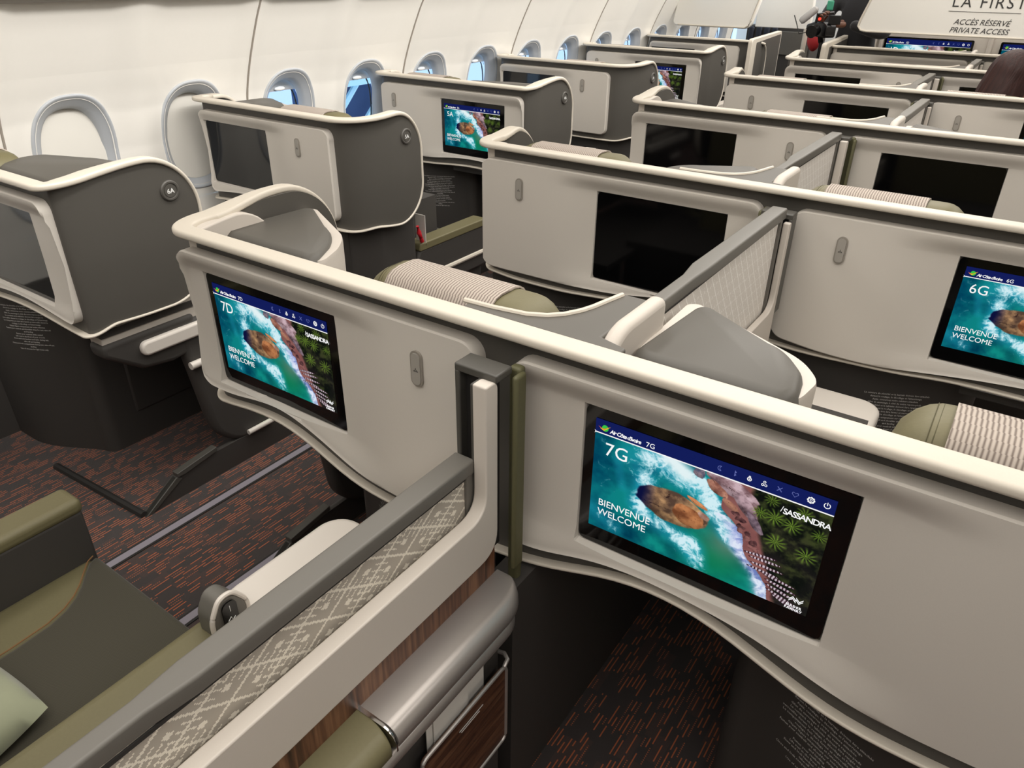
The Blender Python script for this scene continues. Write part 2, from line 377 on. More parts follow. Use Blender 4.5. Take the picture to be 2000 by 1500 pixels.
    rock = ((116, 84, 88), (206, 178, 186))
    blob(1.06, .06, .24, .075, .45, 41, rock, sh=0); blob(1.20, .20, .13, .055, .85, 43, ((84, 64, 70), (190, 160, 168)), sh=0); blob(.98, .13, .10, .045, .6, 45, ((120, 74, 64), (196, 140, 118)), sh=0)
    blob(.84, .045, .045, .05, .3, 47, ((36, 56, 84), (150, 130, 140)), sh=0); blob(1.10, .24, .075, .03, .5, 48, ((110, 66, 58), (180, 126, 104)), sh=0); blob(1.28, .32, .10, .035, .9, 49, ((60, 46, 56), (150, 128, 140)), sh=0)
    r_ = np.random.default_rng(5)
    for i in range(22):
        t = i/21; blob(1.12+.20*t+r_.random()*.06-.03, .26+.28*t+r_.random()*.05, .020+.014*r_.random(), .014+.010*r_.random(), r_.random()*3, 60+i, ((60, 36, 40), (150, 100, 96)), sh=0)
    for px, py, pr in ((1.40, .20, .085), (1.52, .22, .08), (1.44, .42, .085), (1.65, .44, .085), (1.30, .20, .06), (1.58, .08, .07), (1.70, .22, .06), (1.36, .06, .06)):
        a = np.arctan2(y-py, x-px); r = np.hypot(x-px, y-py); f = (np.cos(a*11+px*40+3*r/pr)*.5+.5)**2*np.clip(1-r/pr, 0, 1)**.6*(.5+rid3)
        img = L(img, C(120, 156, 52)+img*0, f*1.0*(x > edge-.03))
    blob(.675, .47, .285, .165, .10, 51, ((88, 66, 54), (206, 160, 112)), 12, wob=.36); blob(.80, .50, .13, .10, .3, 55, ((120, 70, 44), (196, 130, 84)), 14, sh=0, wob=.3)
    blob(.86, .335, .085, .022, .42, 53, ((160, 88, 56), (222, 148, 98)), sh=0); blob(.92, .44, .05, .03, .4, 54, ((150, 110, 96), (210, 170, 150)), sh=0)
    for i, (bx, by) in enumerate(((1.36, .60), (1.40, .635), (1.42, .69), (1.40, .74), (1.52, .77), (1.54, .82), (1.55, .87), (1.56, .92), (1.60, .96))):
        ca, sa = math.cos(-.12+.06*i), math.sin(-.12+.06*i); X = ((x-bx)*ca+(y-by)*sa)/.12; Y = (-(x-bx)*sa+(y-by)*ca)/.013
        rr = X*X+Y*Y; mk = (rr < 1); st = (np.sin(X*30) > .0) & (rr < .8)
        img = np.where(mk[..., None], np.where(st[..., None], C(206, 190, 200), C(58, 32, 42)), img)
    return np.clip(img, 0, 255)
PW, PH = 440, 250
pic = sea_picture(PW, PH)/255.0
pic_lin = np.where(pic <= .04045, pic/12.92, ((pic+.055)/1.055)**2.4)
def picture_mat(strength=1.0):
    m = bpy.data.materials.new('screen_picture'); m.use_nodes = True; n = m.node_tree.nodes; n.clear()
    a = n.new('ShaderNodeVertexColor'); a.layer_name = 'pic'; e = n.new('ShaderNodeEmission'); e.inputs[1].default_value = strength
    o = n.new('ShaderNodeOutputMaterial'); m.node_tree.links.new(a.outputs[0], e.inputs[0]); m.node_tree.links.new(e.outputs[0], o.inputs[0]); return m
MT['pic'] = picture_mat()
def picture_mesh():
    """unit picture: x 0..1, z 1..0, on y=0"""
    u, v = np.meshgrid(np.linspace(0, 1, PW), np.linspace(0, 1, PH)); co = np.stack([u, np.zeros_like(u), 1-v], -1).reshape(-1, 3)
    i, j = np.meshgrid(np.arange(PW-1), np.arange(PH-1)); a = (j*PW+i).ravel(); f = np.stack([a, a+PW, a+PW+1, a+1], 1)
    me = bpy.data.meshes.new('display'); me.vertices.add(len(co)); me.vertices.foreach_set('co', co.ravel())
    me.loops.add(f.size); me.loops.foreach_set('vertex_index', f.ravel().astype(np.int32)); me.polygons.add(len(f)); me.polygons.foreach_set('loop_start', np.arange(0, f.size, 4)); me.polygons.foreach_set('loop_total', np.full(len(f), 4))
    me.update(calc_edges=True)
    at = me.color_attributes.new('pic', 'FLOAT_COLOR', 'POINT'); c = np.ones((len(co), 4)); c[:, :3] = pic_lin.reshape(-1, 3); at.data.foreach_set('color', c.ravel().astype(np.float32))
    me.materials.append(MT['pic']); return me
PICMESH = picture_mesh()

# ------------------------------------------------------------------ monitors
def mesh_of(mb, name, mat, **k): return mb.mesh(name, mat, **k)
MC = {}
def cached(key, fn):
    if key not in MC: MC[key] = fn()
    return MC[key]
def ui_mesh(w, h, seat):
    """header bar, rule, lettering and icons for a w x h picture whose lower left corner is the origin"""
    y1, y2 = -.0005, -.0010
    parts = []
    def flat(pts, mat, y=y2): parts.append((MB().prism(pts, 'y', y, y+.0003).mesh('p', mat, smooth=False), lambda c: c))
    hb = h*.885
    flat([(0, hb), (w, hb), (w, h), (0, h)], MT['uinavy'], y1)
    flat([(0, hb-.0012), (w, hb-.0012), (w, hb+.0006), (0, hb+.0006)], MT['uiwhite'])
    def tx(body, size, x, z, mat=MT['uiwhite'], **k):
        me = textmesh(body, size, mat, **k); parts.append((me, lambda c, x=x, z=z: (x+c[0], y2-c[2]*.3, z+c[1])))
    s = h/.225
    tx('Air Côte d’Ivoire', .0105*s, .027*s, hb+.0050*s, shear=.2, space=.80, bold=.0002)
    tx(seat, .0130*s, .092*s, hb+.0045*s)
    tx(seat, .036*s, .020*s, hb-.040*s)
    tx('BIENVENUE', .0195*s, .016*s, .052*s, space=.98); tx('WELCOME', .0195*s, .016*s, .032*s, space=.98)
    tx('/', .0150*s, w-.072*s, hb-.024*s); tx('SASSANDRA', .0142*s, w-.068*s, hb-.026*s, space=.84, bold=.0002)
    tx('NADER\nFAKHRY', .0062*s, w-.0205*s, .0085*s, align='CENTER', space=1.25, bold=.0002)
    for k in range(2):   # chevron emblem above the photographer's credit
        for q in range(2):
            x = w-.030*s+q*.0105*s; z = .018*s+k*.0035*s; sg = 1 if q == 0 else -1
            flat([(x, z+(0 if sg > 0 else .006*s)), (x+.0055*s, z+(.006*s if sg > 0 else 0)), (x+.011*s, z+(0 if sg > 0 else .006*s)), (x+.011*s, z+(.002*s if sg > 0 else .008*s)), (x+.0055*s, z+(.008*s if sg > 0 else .002*s)), (x, z+(.002*s if sg > 0 else .008*s))], MT['uiwhite'])
    # swoosh emblem: green leaf on an orange and yellow ribbon
    flat([(.018*s+.006*s*math.cos(a), hb+.011*s+.006*s*math.sin(a)) for a in np.linspace(0, 2*PI, 16)[:-1]], MT['uigreen'])
    flat([(.006*s, hb+.0125*s), (.011*s, hb+.009*s), (.017*s, hb+.008*s), (.027*s, hb+.017*s), (.017*s, hb+.0098*s), (.011*s, hb+.0102*s)], MT['uiorange'], y2-.0004)
    flat([(.009*s, hb+.009*s), (.016*s, hb+.006*s), (.028*s, hb+.0165*s), (.016*s, hb+.0085*s)], MT['uiyellow'], y2-.0004)
    flat([(-.001, hb-.003*s), (.002*s, hb-.0008), (.008*s, hb), (.002*s, hb+.0008), (-.001, hb+.003*s), (.0008*s, hb)], MT['uiwhite'], y2-.0004)
    def ring(cx, cz, r, t, mat, a0=0, a1=2*PI, n=20):
        P = [(cx+r*math.cos(a), cz+r*math.sin(a)) for a in np.linspace(a0, a1, n)]; Q = [(cx+(r-t)*math.cos(a), cz+(r-t)*math.sin(a)) for a in np.linspace(a0, a1, n)]
        for i in range(n-1): flat([P[i], P[i+1], Q[i+1], Q[i]], mat)
    zc = hb+.013*s; W_, D_ = MT['uiwhite'], MT['uidim']
    X = [w-(.012+.0225*i)*s for i in range(8)]
    ring(X[0], zc, .0048*s, .0011*s, W_, math.radians(120), math.radians(420)); flat([(X[0]-.0006*s, zc), (X[0]+.0006*s, zc), (X[0]+.0006*s, zc+.0058*s), (X[0]-.0006*s, zc+.0058*s)], W_)
    ring(X[1], zc, .0050*s, .0016*s, W_); ring(X[1], zc, .0020*s, .0009*s, W_)
    for a in np.linspace(0, 2*PI, 9)[:-1]: flat([(X[1]+.0058*s*math.cos(a+q), zc+.0058*s*math.sin(a+q)) for q in (-.2, .2)]+[(X[1]+.0046*s*math.cos(a+q), zc+.0046*s*math.sin(a+q)) for q in (.25, -.25)], W_)
    hp = [(0, -.0048), (-.0050, .0006), (-.0042, .0036), (-.0016, .0038), (0, .0020), (.0016, .0038), (.0042, .0036), (.0050, .0006)]
    for i in range(8):
        a, b = hp[i], hp[(i+1) % 8]; k = .8
        flat([(X[2]+a[0]*s, zc+a[1]*s), (X[2]+b[0]*s, zc+b[1]*s), (X[2]+b[0]*k*s, zc+b[1]*k*s), (X[2]+a[0]*k*s, zc+a[1]*k*s)], D_)
    for a in (.8, 2.3): flat([(X[3]+math.cos(a)*.0052*s*q+math.sin(a)*.0006*s*t, zc+math.sin(a)*.0052*s*q-math.cos(a)*.0006*s*t) for q, t in ((-1, -1), (1, -1), (1, 1), (-1, 1))], D_)
    ring(X[4], zc+.003*s, .0022*s, .0009*s, W_, n=12); ring(X[4]-.0024*s, zc-.0024*s, .0022*s, .0009*s, W_, n=12); ring(X[4]+.0024*s, zc-.0024*s, .0022*s, .0009*s, W_, n=12)
    ring(X[5], zc-.0012*s, .0036*s, .0013*s, W_, n=14); ring(X[5], zc+.0030*s, .0018*s, .0010*s, W_, n=10); ring(X[5], zc-.0012*s, .0012*s, .0012*s, W_, n=8)
    flat([(X[6]-.0005*s, zc-.005*s), (X[6]+.0005*s, zc-.005*s), (X[6]+.0005*s, zc+.005*s), (X[6]-.0005*s, zc+.005*s)], D_); flat([(X[6], zc+.005*s), (X[6]+.0026*s, zc+.0024*s), (X[6], zc)], D_); flat([(X[6], zc-.005*s), (X[6]+.0026*s, zc-.0024*s), (X[6], zc)], D_)
    ring(X[7], zc, .0046*s, .0010*s, D_, math.radians(70), math.radians(290)); ring(X[7]+.003*s, zc, .0044*s, .0008*s, D_, math.radians(120), math.radians(240))
    return join_meshes('display_lettering', parts)
def monitor(parent, x0, x1, z0, z1, y, lit=None, bez=(.018, .026, .020, .036), r=.012):
    """black glass monitor with its picture set in; faces -y"""
    w, h = x1-x0, z1-z0
    me = cached(('mon', round(w, 4), round(h, 4), lit is None), lambda: MB().prism(rrect(0, w, 0, h, r), 'y', 0, .012).mesh('monitor', MT['glass']))
    m = link('monitor', me, parent, (x0, y, z0))
    if lit is None: m['label'] = 'black monitor, switched off'; return m
    m['label'] = 'black framed monitor showing surf and rocks'
    l, rr, t, b = bez; iw, ih = w-l-rr, h-t-b
    pm = link('display', PICMESH, m, (l, -.0006, b)); pm.scale = (iw, 1, ih*.885)
    link('display_lettering', cached(('ui', round(iw, 4), round(ih, 4), lit), lambda: ui_mesh(iw, ih, lit)), m, (l, -.0006, b))
    return m

# ------------------------------------------------------------------ suite shells
CAP_Z = 1.090
def bump1(x, c, hw=.36): d = abs(x-c); return .5*(1+math.cos(PI*d/hw)) if d < hw else 0.0
def lut(tab):
    xs, ys = [t[0] for t in tab], [t[1] for t in tab]
    X = np.linspace(-1.2, 1.2, 241); Y = np.interp(X, xs, ys)
    for _ in range(3): Y = np.convolve(np.pad(Y, 3, mode='edge'), np.ones(7)/7, mode='valid')
    return lambda x: float(np.interp(x, X, Y))
BOT = {'even': (lut([(-.945, .716), (-.91, .716), (-.855, .712), (-.72, .734), (-.65, .736), (-.56, .708), (-.50, .683), (-.44, .656), (-.36, .645), (-.20, .645), (-.115, .665), (-.05, .672), (.013, .674), (.117, .709), (.214, .721), (.348, .713), (.432, .699), (.515, .668), (.59, .654), (.69, .655), (.93, .665)]),
                lut([(-.95, .684), (-.918, .670), (-.795, .690), (-.686, .694), (-.589, .670), (-.540, .648), (-.49, .628), (-.459, .620), (-.40, .611), (-.25, .611), (-.1, .616), (.0, .632), (.057, .649), (.159, .686), (.253, .698), (.345, .683), (.435, .647), (.521, .614), (.598, .602), (.70, .604), (.95, .61)])),
       'odd': (lut([(-.934, .690), (-.90, .684), (-.607, .684), (-.418, .694), (-.313, .712), (-.2, .725), (-.05, .715), (.095, .690), (.222, .676), (.355, .675), (.476, .693), (.60, .71), (.75, .722), (.93, .71)]),
               lut([(-.946, .673), (-.813, .657), (-.606, .657), (-.416, .674), (-.3, .686), (-.15, .69), (.0, .672), (.167, .662), (.29, .667), (.42, .672), (.538, .687), (.708, .688), (.93, .68)]))}
def panel_mesh(x0, x1, sc, s, hx, z0=.660, zk=.070, zf=None):
    """moulded white panel: screen rect s=(sx0,sx1,sz0,sz1); hx = x of the coat hook side"""
    sx0, sx1, sz0, sz1 = s; zt = 1.057; side = 1 if hx > (sx0+sx1)/2 else -1
    zb = zf if zf else (lambda x: z0+zk*bump1(x, sc))
    def cove(x):
        if side > 0: a = (x-sx1)/.17; b = (sx0-x)/.30
        else: a = (sx0-x)/.17; b = (x-sx1)/.30
        return 1-smooth01(a) if a > 0 else 1.0
    R = .035; xs = []
    for k in range(7): a = k/6*PI/2; xs.append(x0+R*(1-math.cos(a)))
    for k in range(7): a = k/6*PI/2; xs.append(x1-R*(1-math.cos(a)))
    e = .0015
    for q in (sx0, sx1): xs += [q-e, q+e]
    a, b = x0+R, x1-R; n = int((b-a)/.02); xs += [a+(b-a)*k/n for k in range(n+1) if min(abs(a+(b-a)*k/n-sx0), abs(a+(b-a)*k/n-sx1)) > .004]
    xs = sorted(set(round(q, 5) for q in xs))
    P = []
    for x in xs:
        dx = 0
        if x < x0+R: dx = R-math.sqrt(max(0, R*R-(x0+R-x)**2))
        if x > x1-R: dx = R-math.sqrt(max(0, R*R-(x-x1+R)**2))
        t = zt-dx; bt = zb(x)+dx; w = cove(x); inx = sx0 <= x <= sx1
        zl = [bt, bt+.002, bt+.006, bt+.012]
        lo, hi = bt+.012, sz0-.009
        zl += [lo+(hi-lo)*k/3 for k in (1, 2)]
        zl += [sz0-.009-e, sz0-.009+e, sz0+.02, (sz0+sz1)/2, sz1-.02, sz1-e, sz1+e, sz1+.006]
        zl += [sz1+.006+(t-.008-sz1-.006)*k/5 for k in range(1, 5)]+[t-.008, t-.004, t-.0015, t]
        # corner columns: squeeze everything between bt and t
        zl = [min(max(q, bt), t) for q in zl]
        col = []
        for k, z in enumerate(zl):
            y = .020*w*smooth01((t-.006-z)/.050)
            # flows back out towards the bottom lip
            y *= smooth01((z-bt)/.075)*.7+.3
            if k == 0: y = .045
            elif k == 1: y = .004
            if z > t-.0016 and k >= len(zl)-2: y = .004 if k == len(zl)-2 else .045
            if inx and sz0-.009 < z < sz1+e*.5: y = .036
            ed = min(x-x0, x1-x)
            if ed < .004: y = max(y, .006)
            col.append((x, y, z))
        P.append(col)
    P = [[(x0-.0002, .045, c[2]) for c in P[0]]]+P+[[(x1+.0002, .045, c[2]) for c in P[-1]]]
    return MB().grid(P).mesh('monitor_panel', MT['panel'], angle=28)
def hook_meshes():
    r = .0135; h = .036
    ring = MB().prism(rrect(-r, r, -h, h, r*.98, 8), 'y', -.0035, .01).mesh('coat_hook', MT['hookring'])
    tab = MB().prism(rrect(-r+.0035, r-.0035, -h+.0045, h-.0045, r-.004, 8), 'y', -.0015, 0).mesh('hook_tab', MT['hook'])
    k = MB(); k.tube([(-.005, 0, -.002), (.005, 0, -.002)], .0005, 6).tube([(-.005, 0, -.002), (0, 0, .002)], .0005, 6).tube([(.005, 0, -.002), (0, 0, .002), (0, 0, .0045), (.001, 0, .0052)], .0005, 6)
    return ring, tab, k.mesh('hanger_mark', MT['ink'])
HK = hook_meshes()
def coat_hook(parent, x, z=.973, y=-.0005):
    a = link('coat_hook', HK[0], parent, (x, y, z)); link('hook_tab', HK[1], a, (0, -.0037, 0)); link('hanger_mark', HK[2], a, (0, -.0054, -.002)); return a

def wing_plan(xo, L, xc, rc, sgn):
    """plan path of one side wing, from the back plane (y=yb) round to the front edge. sgn=-1 left wing.
    xo: outer x at the front, xc: x where the back meets the corner, rc corner radius"""
    pts = []; yb = .030
    # quarter-ellipse from (xc, yb) to (xo, yb+ry) then straight
    rx = abs(xo-xc); ry = rc
    for k in range(25):
        a = k/24*PI/2; x = xc+sgn*rx*math.sin(a); y = yb+ry*(1-math.cos(a)); n = Vector((sgn*math.sin(a)*ry, -math.cos(a)*rx, 0)).normalized(); pts.append((x, y, n))
    y0 = yb+ry
    for k in range(1, 28): t = 1-(1-k/27)**2.4; pts.append((xo, y0+(L-y0)*t, Vector((sgn, 0, 0))))
    return pts
def wing_profile(y, L, ztop=CAP_Z, zbot=.690, rt=.155, rb=.155, rise=.022):
    zt = ztop+rise*smooth01((y-.03)/.25)
    zb = zbot-.008*smooth01((y-.03)/.2)
    if y > L-rt: zt -= rt-math.sqrt(max(0, rt*rt-(y-L+rt)**2))
    if y > L-rb: zb += rb-math.sqrt(max(0, rb*rb-(y-L+rb)**2))
    return zb, zt
def shell_group(key, wings, x_left, x_right, tb):
    """meshes of a shell: body (back plus wings) and the cream trim that runs all the way round.
    wings: list with dicts for left and/or right: xo, L, xc, rc ; tb(x) = bottom line of the back"""
    def make():
        path = []  # (x, y, n, zb, zt, is_front)
        lw, rw = wings.get('L'), wings.get('R')
        if lw:
            for x, y, n in reversed(wing_plan(lw['xo'], lw['L'], lw['xc'], lw['rc'], -1)):
                zb, zt = wing_profile(y, lw['L'], zbot=lw.get('zb', .69), rise=lw.get('rise', .022)); k = smooth01((y-.03)/.08); zb = zb*k+tb(x)*(1-k); path.append((x, y, n, zb, zt))
            xa = lw['xc']
        else: xa = x_left
        xb = rw['xc'] if rw else x_right
        n_ = max(8, int((xb-xa)/.03))
        for k in range(1 if lw else 0, n_+(0 if rw else 1)):
            x = xa+(xb-xa)*k/n_; path.append((x, .030, Vector((0, -1, 0)), tb(x), CAP_Z))
        if rw:
            for x, y, n in wing_plan(rw['xo'], rw['L'], rw['xc'], rw['rc'], 1):
                zb, zt = wing_profile(y, rw['L'], zbot=rw.get('zb', .69), rise=rw.get('rise', .022)); k = smooth01((y-.03)/.08); zb = zb*k+tb(x)*(1-k); path.append((x, y, n, zb, zt))
        out = []; inn = []
        for x, y, n, zb, zt in path:
            r = 10; bk_ = max(0, -n.y); TH = .030*(1-bk_)+.014*bk_
            out.append([(x, y, zb+(zt-zb)*j/r) for j in range(r+1)]); inn.append([(x-n.x*TH, y-n.y*TH, zb+(zt-zb)*j/r) for j in range(r+1)])
        P = [o+i[::-1] for o, i in zip(out, inn)]
        mb = MB(); m = len(mb.V); mb.grid(P, closed_v=True); k = len(P[0]); mb.F.append(tuple(range(k))[::-1]); mb.F.append(tuple((len(P)-1)*k+j for j in range(k)))
        body = mb.mesh('shell_body', MT['taupe'], angle=45)
        # trim: top run left->right, then bottom run right->left
        top = [(Vector((x, y, zt)), n, (zt-zb)) for x, y, n, zb, zt in path]
        bot = [(Vector((x, y, zb)), n, (zt-zb)) for x, y, n, zb, zt in path][::-1]
        loop = top+bot; nt_ = len(top)
        # fill the vertical front edges with extra points
        def ext(a, b, n, c=6): return [(a.lerp(b, k/c), n, 1) for k in range(1, c)]
        full = top+(ext(top[-1][0], bot[0][0], top[-1][1]) if rw else ext(top[-1][0], bot[0][0], top[-1][1]))+bot+ext(bot[-1][0], top[0][0], top[0][1])
        kind = ['t']*nt_+['f']*5+['b']*nt_+['f']*5
        if not rw or not lw: pass
        P_ = [q[0] for q in full]; N_ = [q[1] for q in full]
        FP = (-.026, .005, -.003, .007, .0048)
        def prof(i):
            backness = max(0.0, -N_[i].y); yy = P_[i].y; W_s = lw if N_[i].x < 0 else rw; k = 0.0
            if W_s and backness < .5: k = smooth01((yy-(W_s['L']-.155))/.155)
            if kind[i] == 't':
                inn_ = .022+.026*(1-smooth01((yy-.10)/.20)); inn_ = inn_*(1-backness)-.002*backness
                q = (-inn_-.006*backness, .012+.029*backness, -.002, .015, .0066)
            elif kind[i] == 'f': q = FP
            else: q = (-.014, .005+.014*backness, -.003, .0045, .0035)
            q = [u*(1-k)+v*k for u, v in zip(q, FP)]; return rrect(*q, 4)
        def safe(i): return prof(i)
        # sweep wants constant frames: binormal = n x t ; top runs +x so n(-y) x t(+x) = +z
        mb2 = MB().sweep(P_, N_, lambda i: [(u, v) for u, v in safe(i)], closed=True)
        trim = mb2.mesh('trim', MT['cap'], angle=50)
        return body, trim
    return cached(('shell', key), make)

PLAC = ["La ceinture de sécurité et le harnais doivent être attachés", "durant le roulage, le décollage et l'atterrissage", "Assis, conservez votre ceinture attachée", "Gilet de sauvetage à côté de votre repose-pieds", "La combiné et la tablette doivent être rangés et", "verrouillés durant le roulage, le décollage et l'atterrissage", "Le compartiment doit être fermé et verrouillé durant le", "roulage, le décollage et l'atterrissage", "Objets légers uniquement sur votre ottoman", "Fasten your seatbelt and shoulder strap for taxi, take-off", "and landing", "Fasten your seatbelt while seated", "Life vest in the front of your console", "Stow and lock handset and table during taxi,", "take-off and landing", "Close and lock compartment during taxi, take-off and", "landing", "Use of ottoman for light items only"]
def base_meshes(xa, xb, flip, zt=.682, ztext=.575):
    """floor-standing rear base with a curved face; flip: curve is on the right. returns base mesh and placard mesh"""
    def pth(s):  # s metres along the face from the flat end
        W = abs(xb-xa)
        return s
    W = xb-xa; pl = []
    # plan in local coordinate q measured from the flat end towards the curved end
    for k in range(33):
        q = W*k/32; y = .058+.13*smooth01((q-.12)/(W-.05))**1.3
        pl.append((q, y))
    R = .045; q0, y0 = pl[-1]
    for k in range(1, 9): a = k/8*PI/2; pl.append((q0+R*math.sin(a), y0+R*(1-math.cos(a))))
    pl.append((q0+R, .62)); 
    def X(q): return xb-q if not flip else xa+q
    pts = [(X(q), y) for q, y in pl]; pts = pts+[(X(0), .62)]
    b = MB(); P = [[(x, y, z) for x, y in pts] for z in (0, .03, .3, zt)]; n = len(pts)
    b.grid(P, closed_v=True); b.F.append(tuple(range(n))[::-1]); b.F.append(tuple(3*n+j for j in range(n)))
    base = b.mesh('seat_base', MT['char'], angle=45)
    # placard bent along the face
    seg = [(Vector(pl[i]), Vector(pl[i+1])) for i in range(len(pl)-2)]; acc = [0]
    for a, c in seg: acc.append(acc[-1]+(c-a).length)
    def at(s):
        for i, (a, c) in enumerate(seg):
            if s <= acc[i+1] or i == len(seg)-1:
                t = (s-acc[i])/max(1e-6, acc[i+1]-acc[i]); p = a.lerp(c, t); d = (c-a).normalized(); return p, d
    me = textmesh('\n'.join(PLAC), .0074, MT['printing'], align='CENTER', extrude=0, space=1.0, line=1.3, res=1, bold=.00012)
    smid = W-.130
    def fn(co):
        s = smid-co.x if not flip else smid+co.x
        p, d = at(max(0, s)); o = Vector((d.y, -d.x))*.0012
        return (X(p.x+o.x), p.y+o.y, ztext+co.y)
    return base, mapped(me, fn, MT['printing'], 'safety_placard')

def flat_lid(pts, z0, z1, r): return rpoly(pts, r, 5)
def stowage(parent, pts, z0=.80, z1=1.068, name='stowage_box', grp=None, edge=None):
    """wedge-shaped side stowage: beige carcass and soft grey lid. pts plan polygon (local)"""
    key = ('stow', tuple(pts))
    def make():
        pr = rpoly(pts, [.03]*len(pts), 5)
        c = Vector((sum(p[0] for p in pts)/len(pts), sum(p[1] for p in pts)/len(pts)))
        sh = lambda k: [tuple(c+(Vector(p)-c)*k) for p in pr]
        car = MB(); rings = [(1.0, z0), (1.0, z1-.020), (.985, z1-.012), (.93, z1-.012)]
        n = len(pr)
        def off(q, amt):   # push back-edge points (small y) outwards / front points inwards
            t = smooth01((q[1]-.13)/.10); d = Vector((q[0], q[1]))-c; d.normalize(); return (q[0]-d.x*amt*t, q[1]-d.y*amt*t)
        def offb(q, amt):
            t = 1-smooth01((q[1]-.13)/.10); return (q[0], q[1]+amt*t)
        P = [[(*offb(q, .02), z) for q in sh(k)] for k, z in rings]; car.grid(P, closed_v=True)
        car.F.append(tuple(range(n))[::-1]); car.F.append(tuple(3*n+j for j in range(n)))
        lid = MB(); rings = [(.985, z1-.14), (1.0, z1-.12), (1.0, z1-.050), (.985, z1-.026), (.945, z1-.006), (.87, z1+.003)]
        P = [[(*off(q, .026), z) for q in sh(k)] for k, z in rings]; lid.grid(P, closed_v=True); lid.F.append(tuple(range(n))[::-1]); lid.F.append(tuple(5*n+j for j in range(n)))
        return car.mesh('stowage_box', MT['liner'], angle=40), lid.mesh('stowage_lid', MT['lid'], angle=60)
    a, b = cached(key, make); o = link('stowage_box', a, parent); link('stowage_lid', b, o); return o
def wing_liner(parent, x, sgn, L=.26):
    def make():
        b = MB(); top = lambda y: wing_profile(y+.1, L+.1, rt=.11)[1]-.006
        pts = [(y, top(y)) for y in np.linspace(.03, L, 16)]+[(L, .80), (.03, .80)]
        b.prism(pts, 'x', x-(.032 if sgn < 0 else -.0), x+(.0 if sgn < 0 else .020)); return b.mesh('wing_liner', MT['liner'])
    return link('wing_liner', cached(('liner', x, sgn, L), make), parent, bevel=.004)
def footwell(parent, x, sgn, long=True):
    """outer side wall of a footwell seen from the aisle; x outer face, sgn -1 when the aisle is on its left"""
    def make():
        b = MB(); y0 = .30
        pts = rpoly([(.285, .605), (.345, .160), (.43, .080), (.78, .080), (.78, .605)], [0, .05, .06, 0, 0], 5)
        i = x-sgn*.055
        b.prism(pts, 'x', min(x, i), max(x, i)); a = b.mesh('footwell_wall', MT['char'])
        k = MB(); k.prism([(.035, 0), (.165, .083), (.30, .098), (.82, .098), (.82, 0)], 'x', min(x, x-sgn*.018), max(x, x-sgn*.018)); kick = k.mesh('kick_plate', MT['char'])
        g = MB(); g.prism([(.035, .0), (.165, .083), (.172, .083), (.185, .070), (.06, .0)], 'x', min(x+sgn*.004, x-sgn*.022), max(x+sgn*.004, x-sgn*.022))
        g.prism([(.17, .098), (.30, .116), (.33, .12), (.33, .103), (.20, .082), (.17, .083)], 'x', min(x+sgn*.006, x-sgn*.022), max(x+sgn*.006, x-sgn*.022)); edge = g.mesh('kick_edge', MT['darkrail'])
        h = MB().tube([(x+sgn*.010, .462, .112), (x+sgn*.010, .572, .112)], .010, 10).mesh('pull_bar', MT['white'])
        return a, kick, edge, h
    a, k, e, h = cached(('foot', x, sgn), make)
    o = link('footwell_wall', a, parent, bevel=.02, seg=4); link('kick_plate', k, parent); link('kick_edge', e, parent, bevel=.002)
    link('pull_bar', h, o); link('grab_bar', cached(('grab', x, sgn), lambda: MB().tube([(x+sgn*.012, .300, .455), (x+sgn*.012, .42, .455)], .013, 10).mesh('grab_bar', MT['white'])), o); l = link('indicator_light', cached(('led', x, sgn), lambda: MB().tube([(x-sgn*.002, .545, .150), (x+sgn*.004, .545, .150)], .007, 12).mesh('indicator_light', MT['green_led'])), o); l['label'] = 'small lit green indicator'
    return o

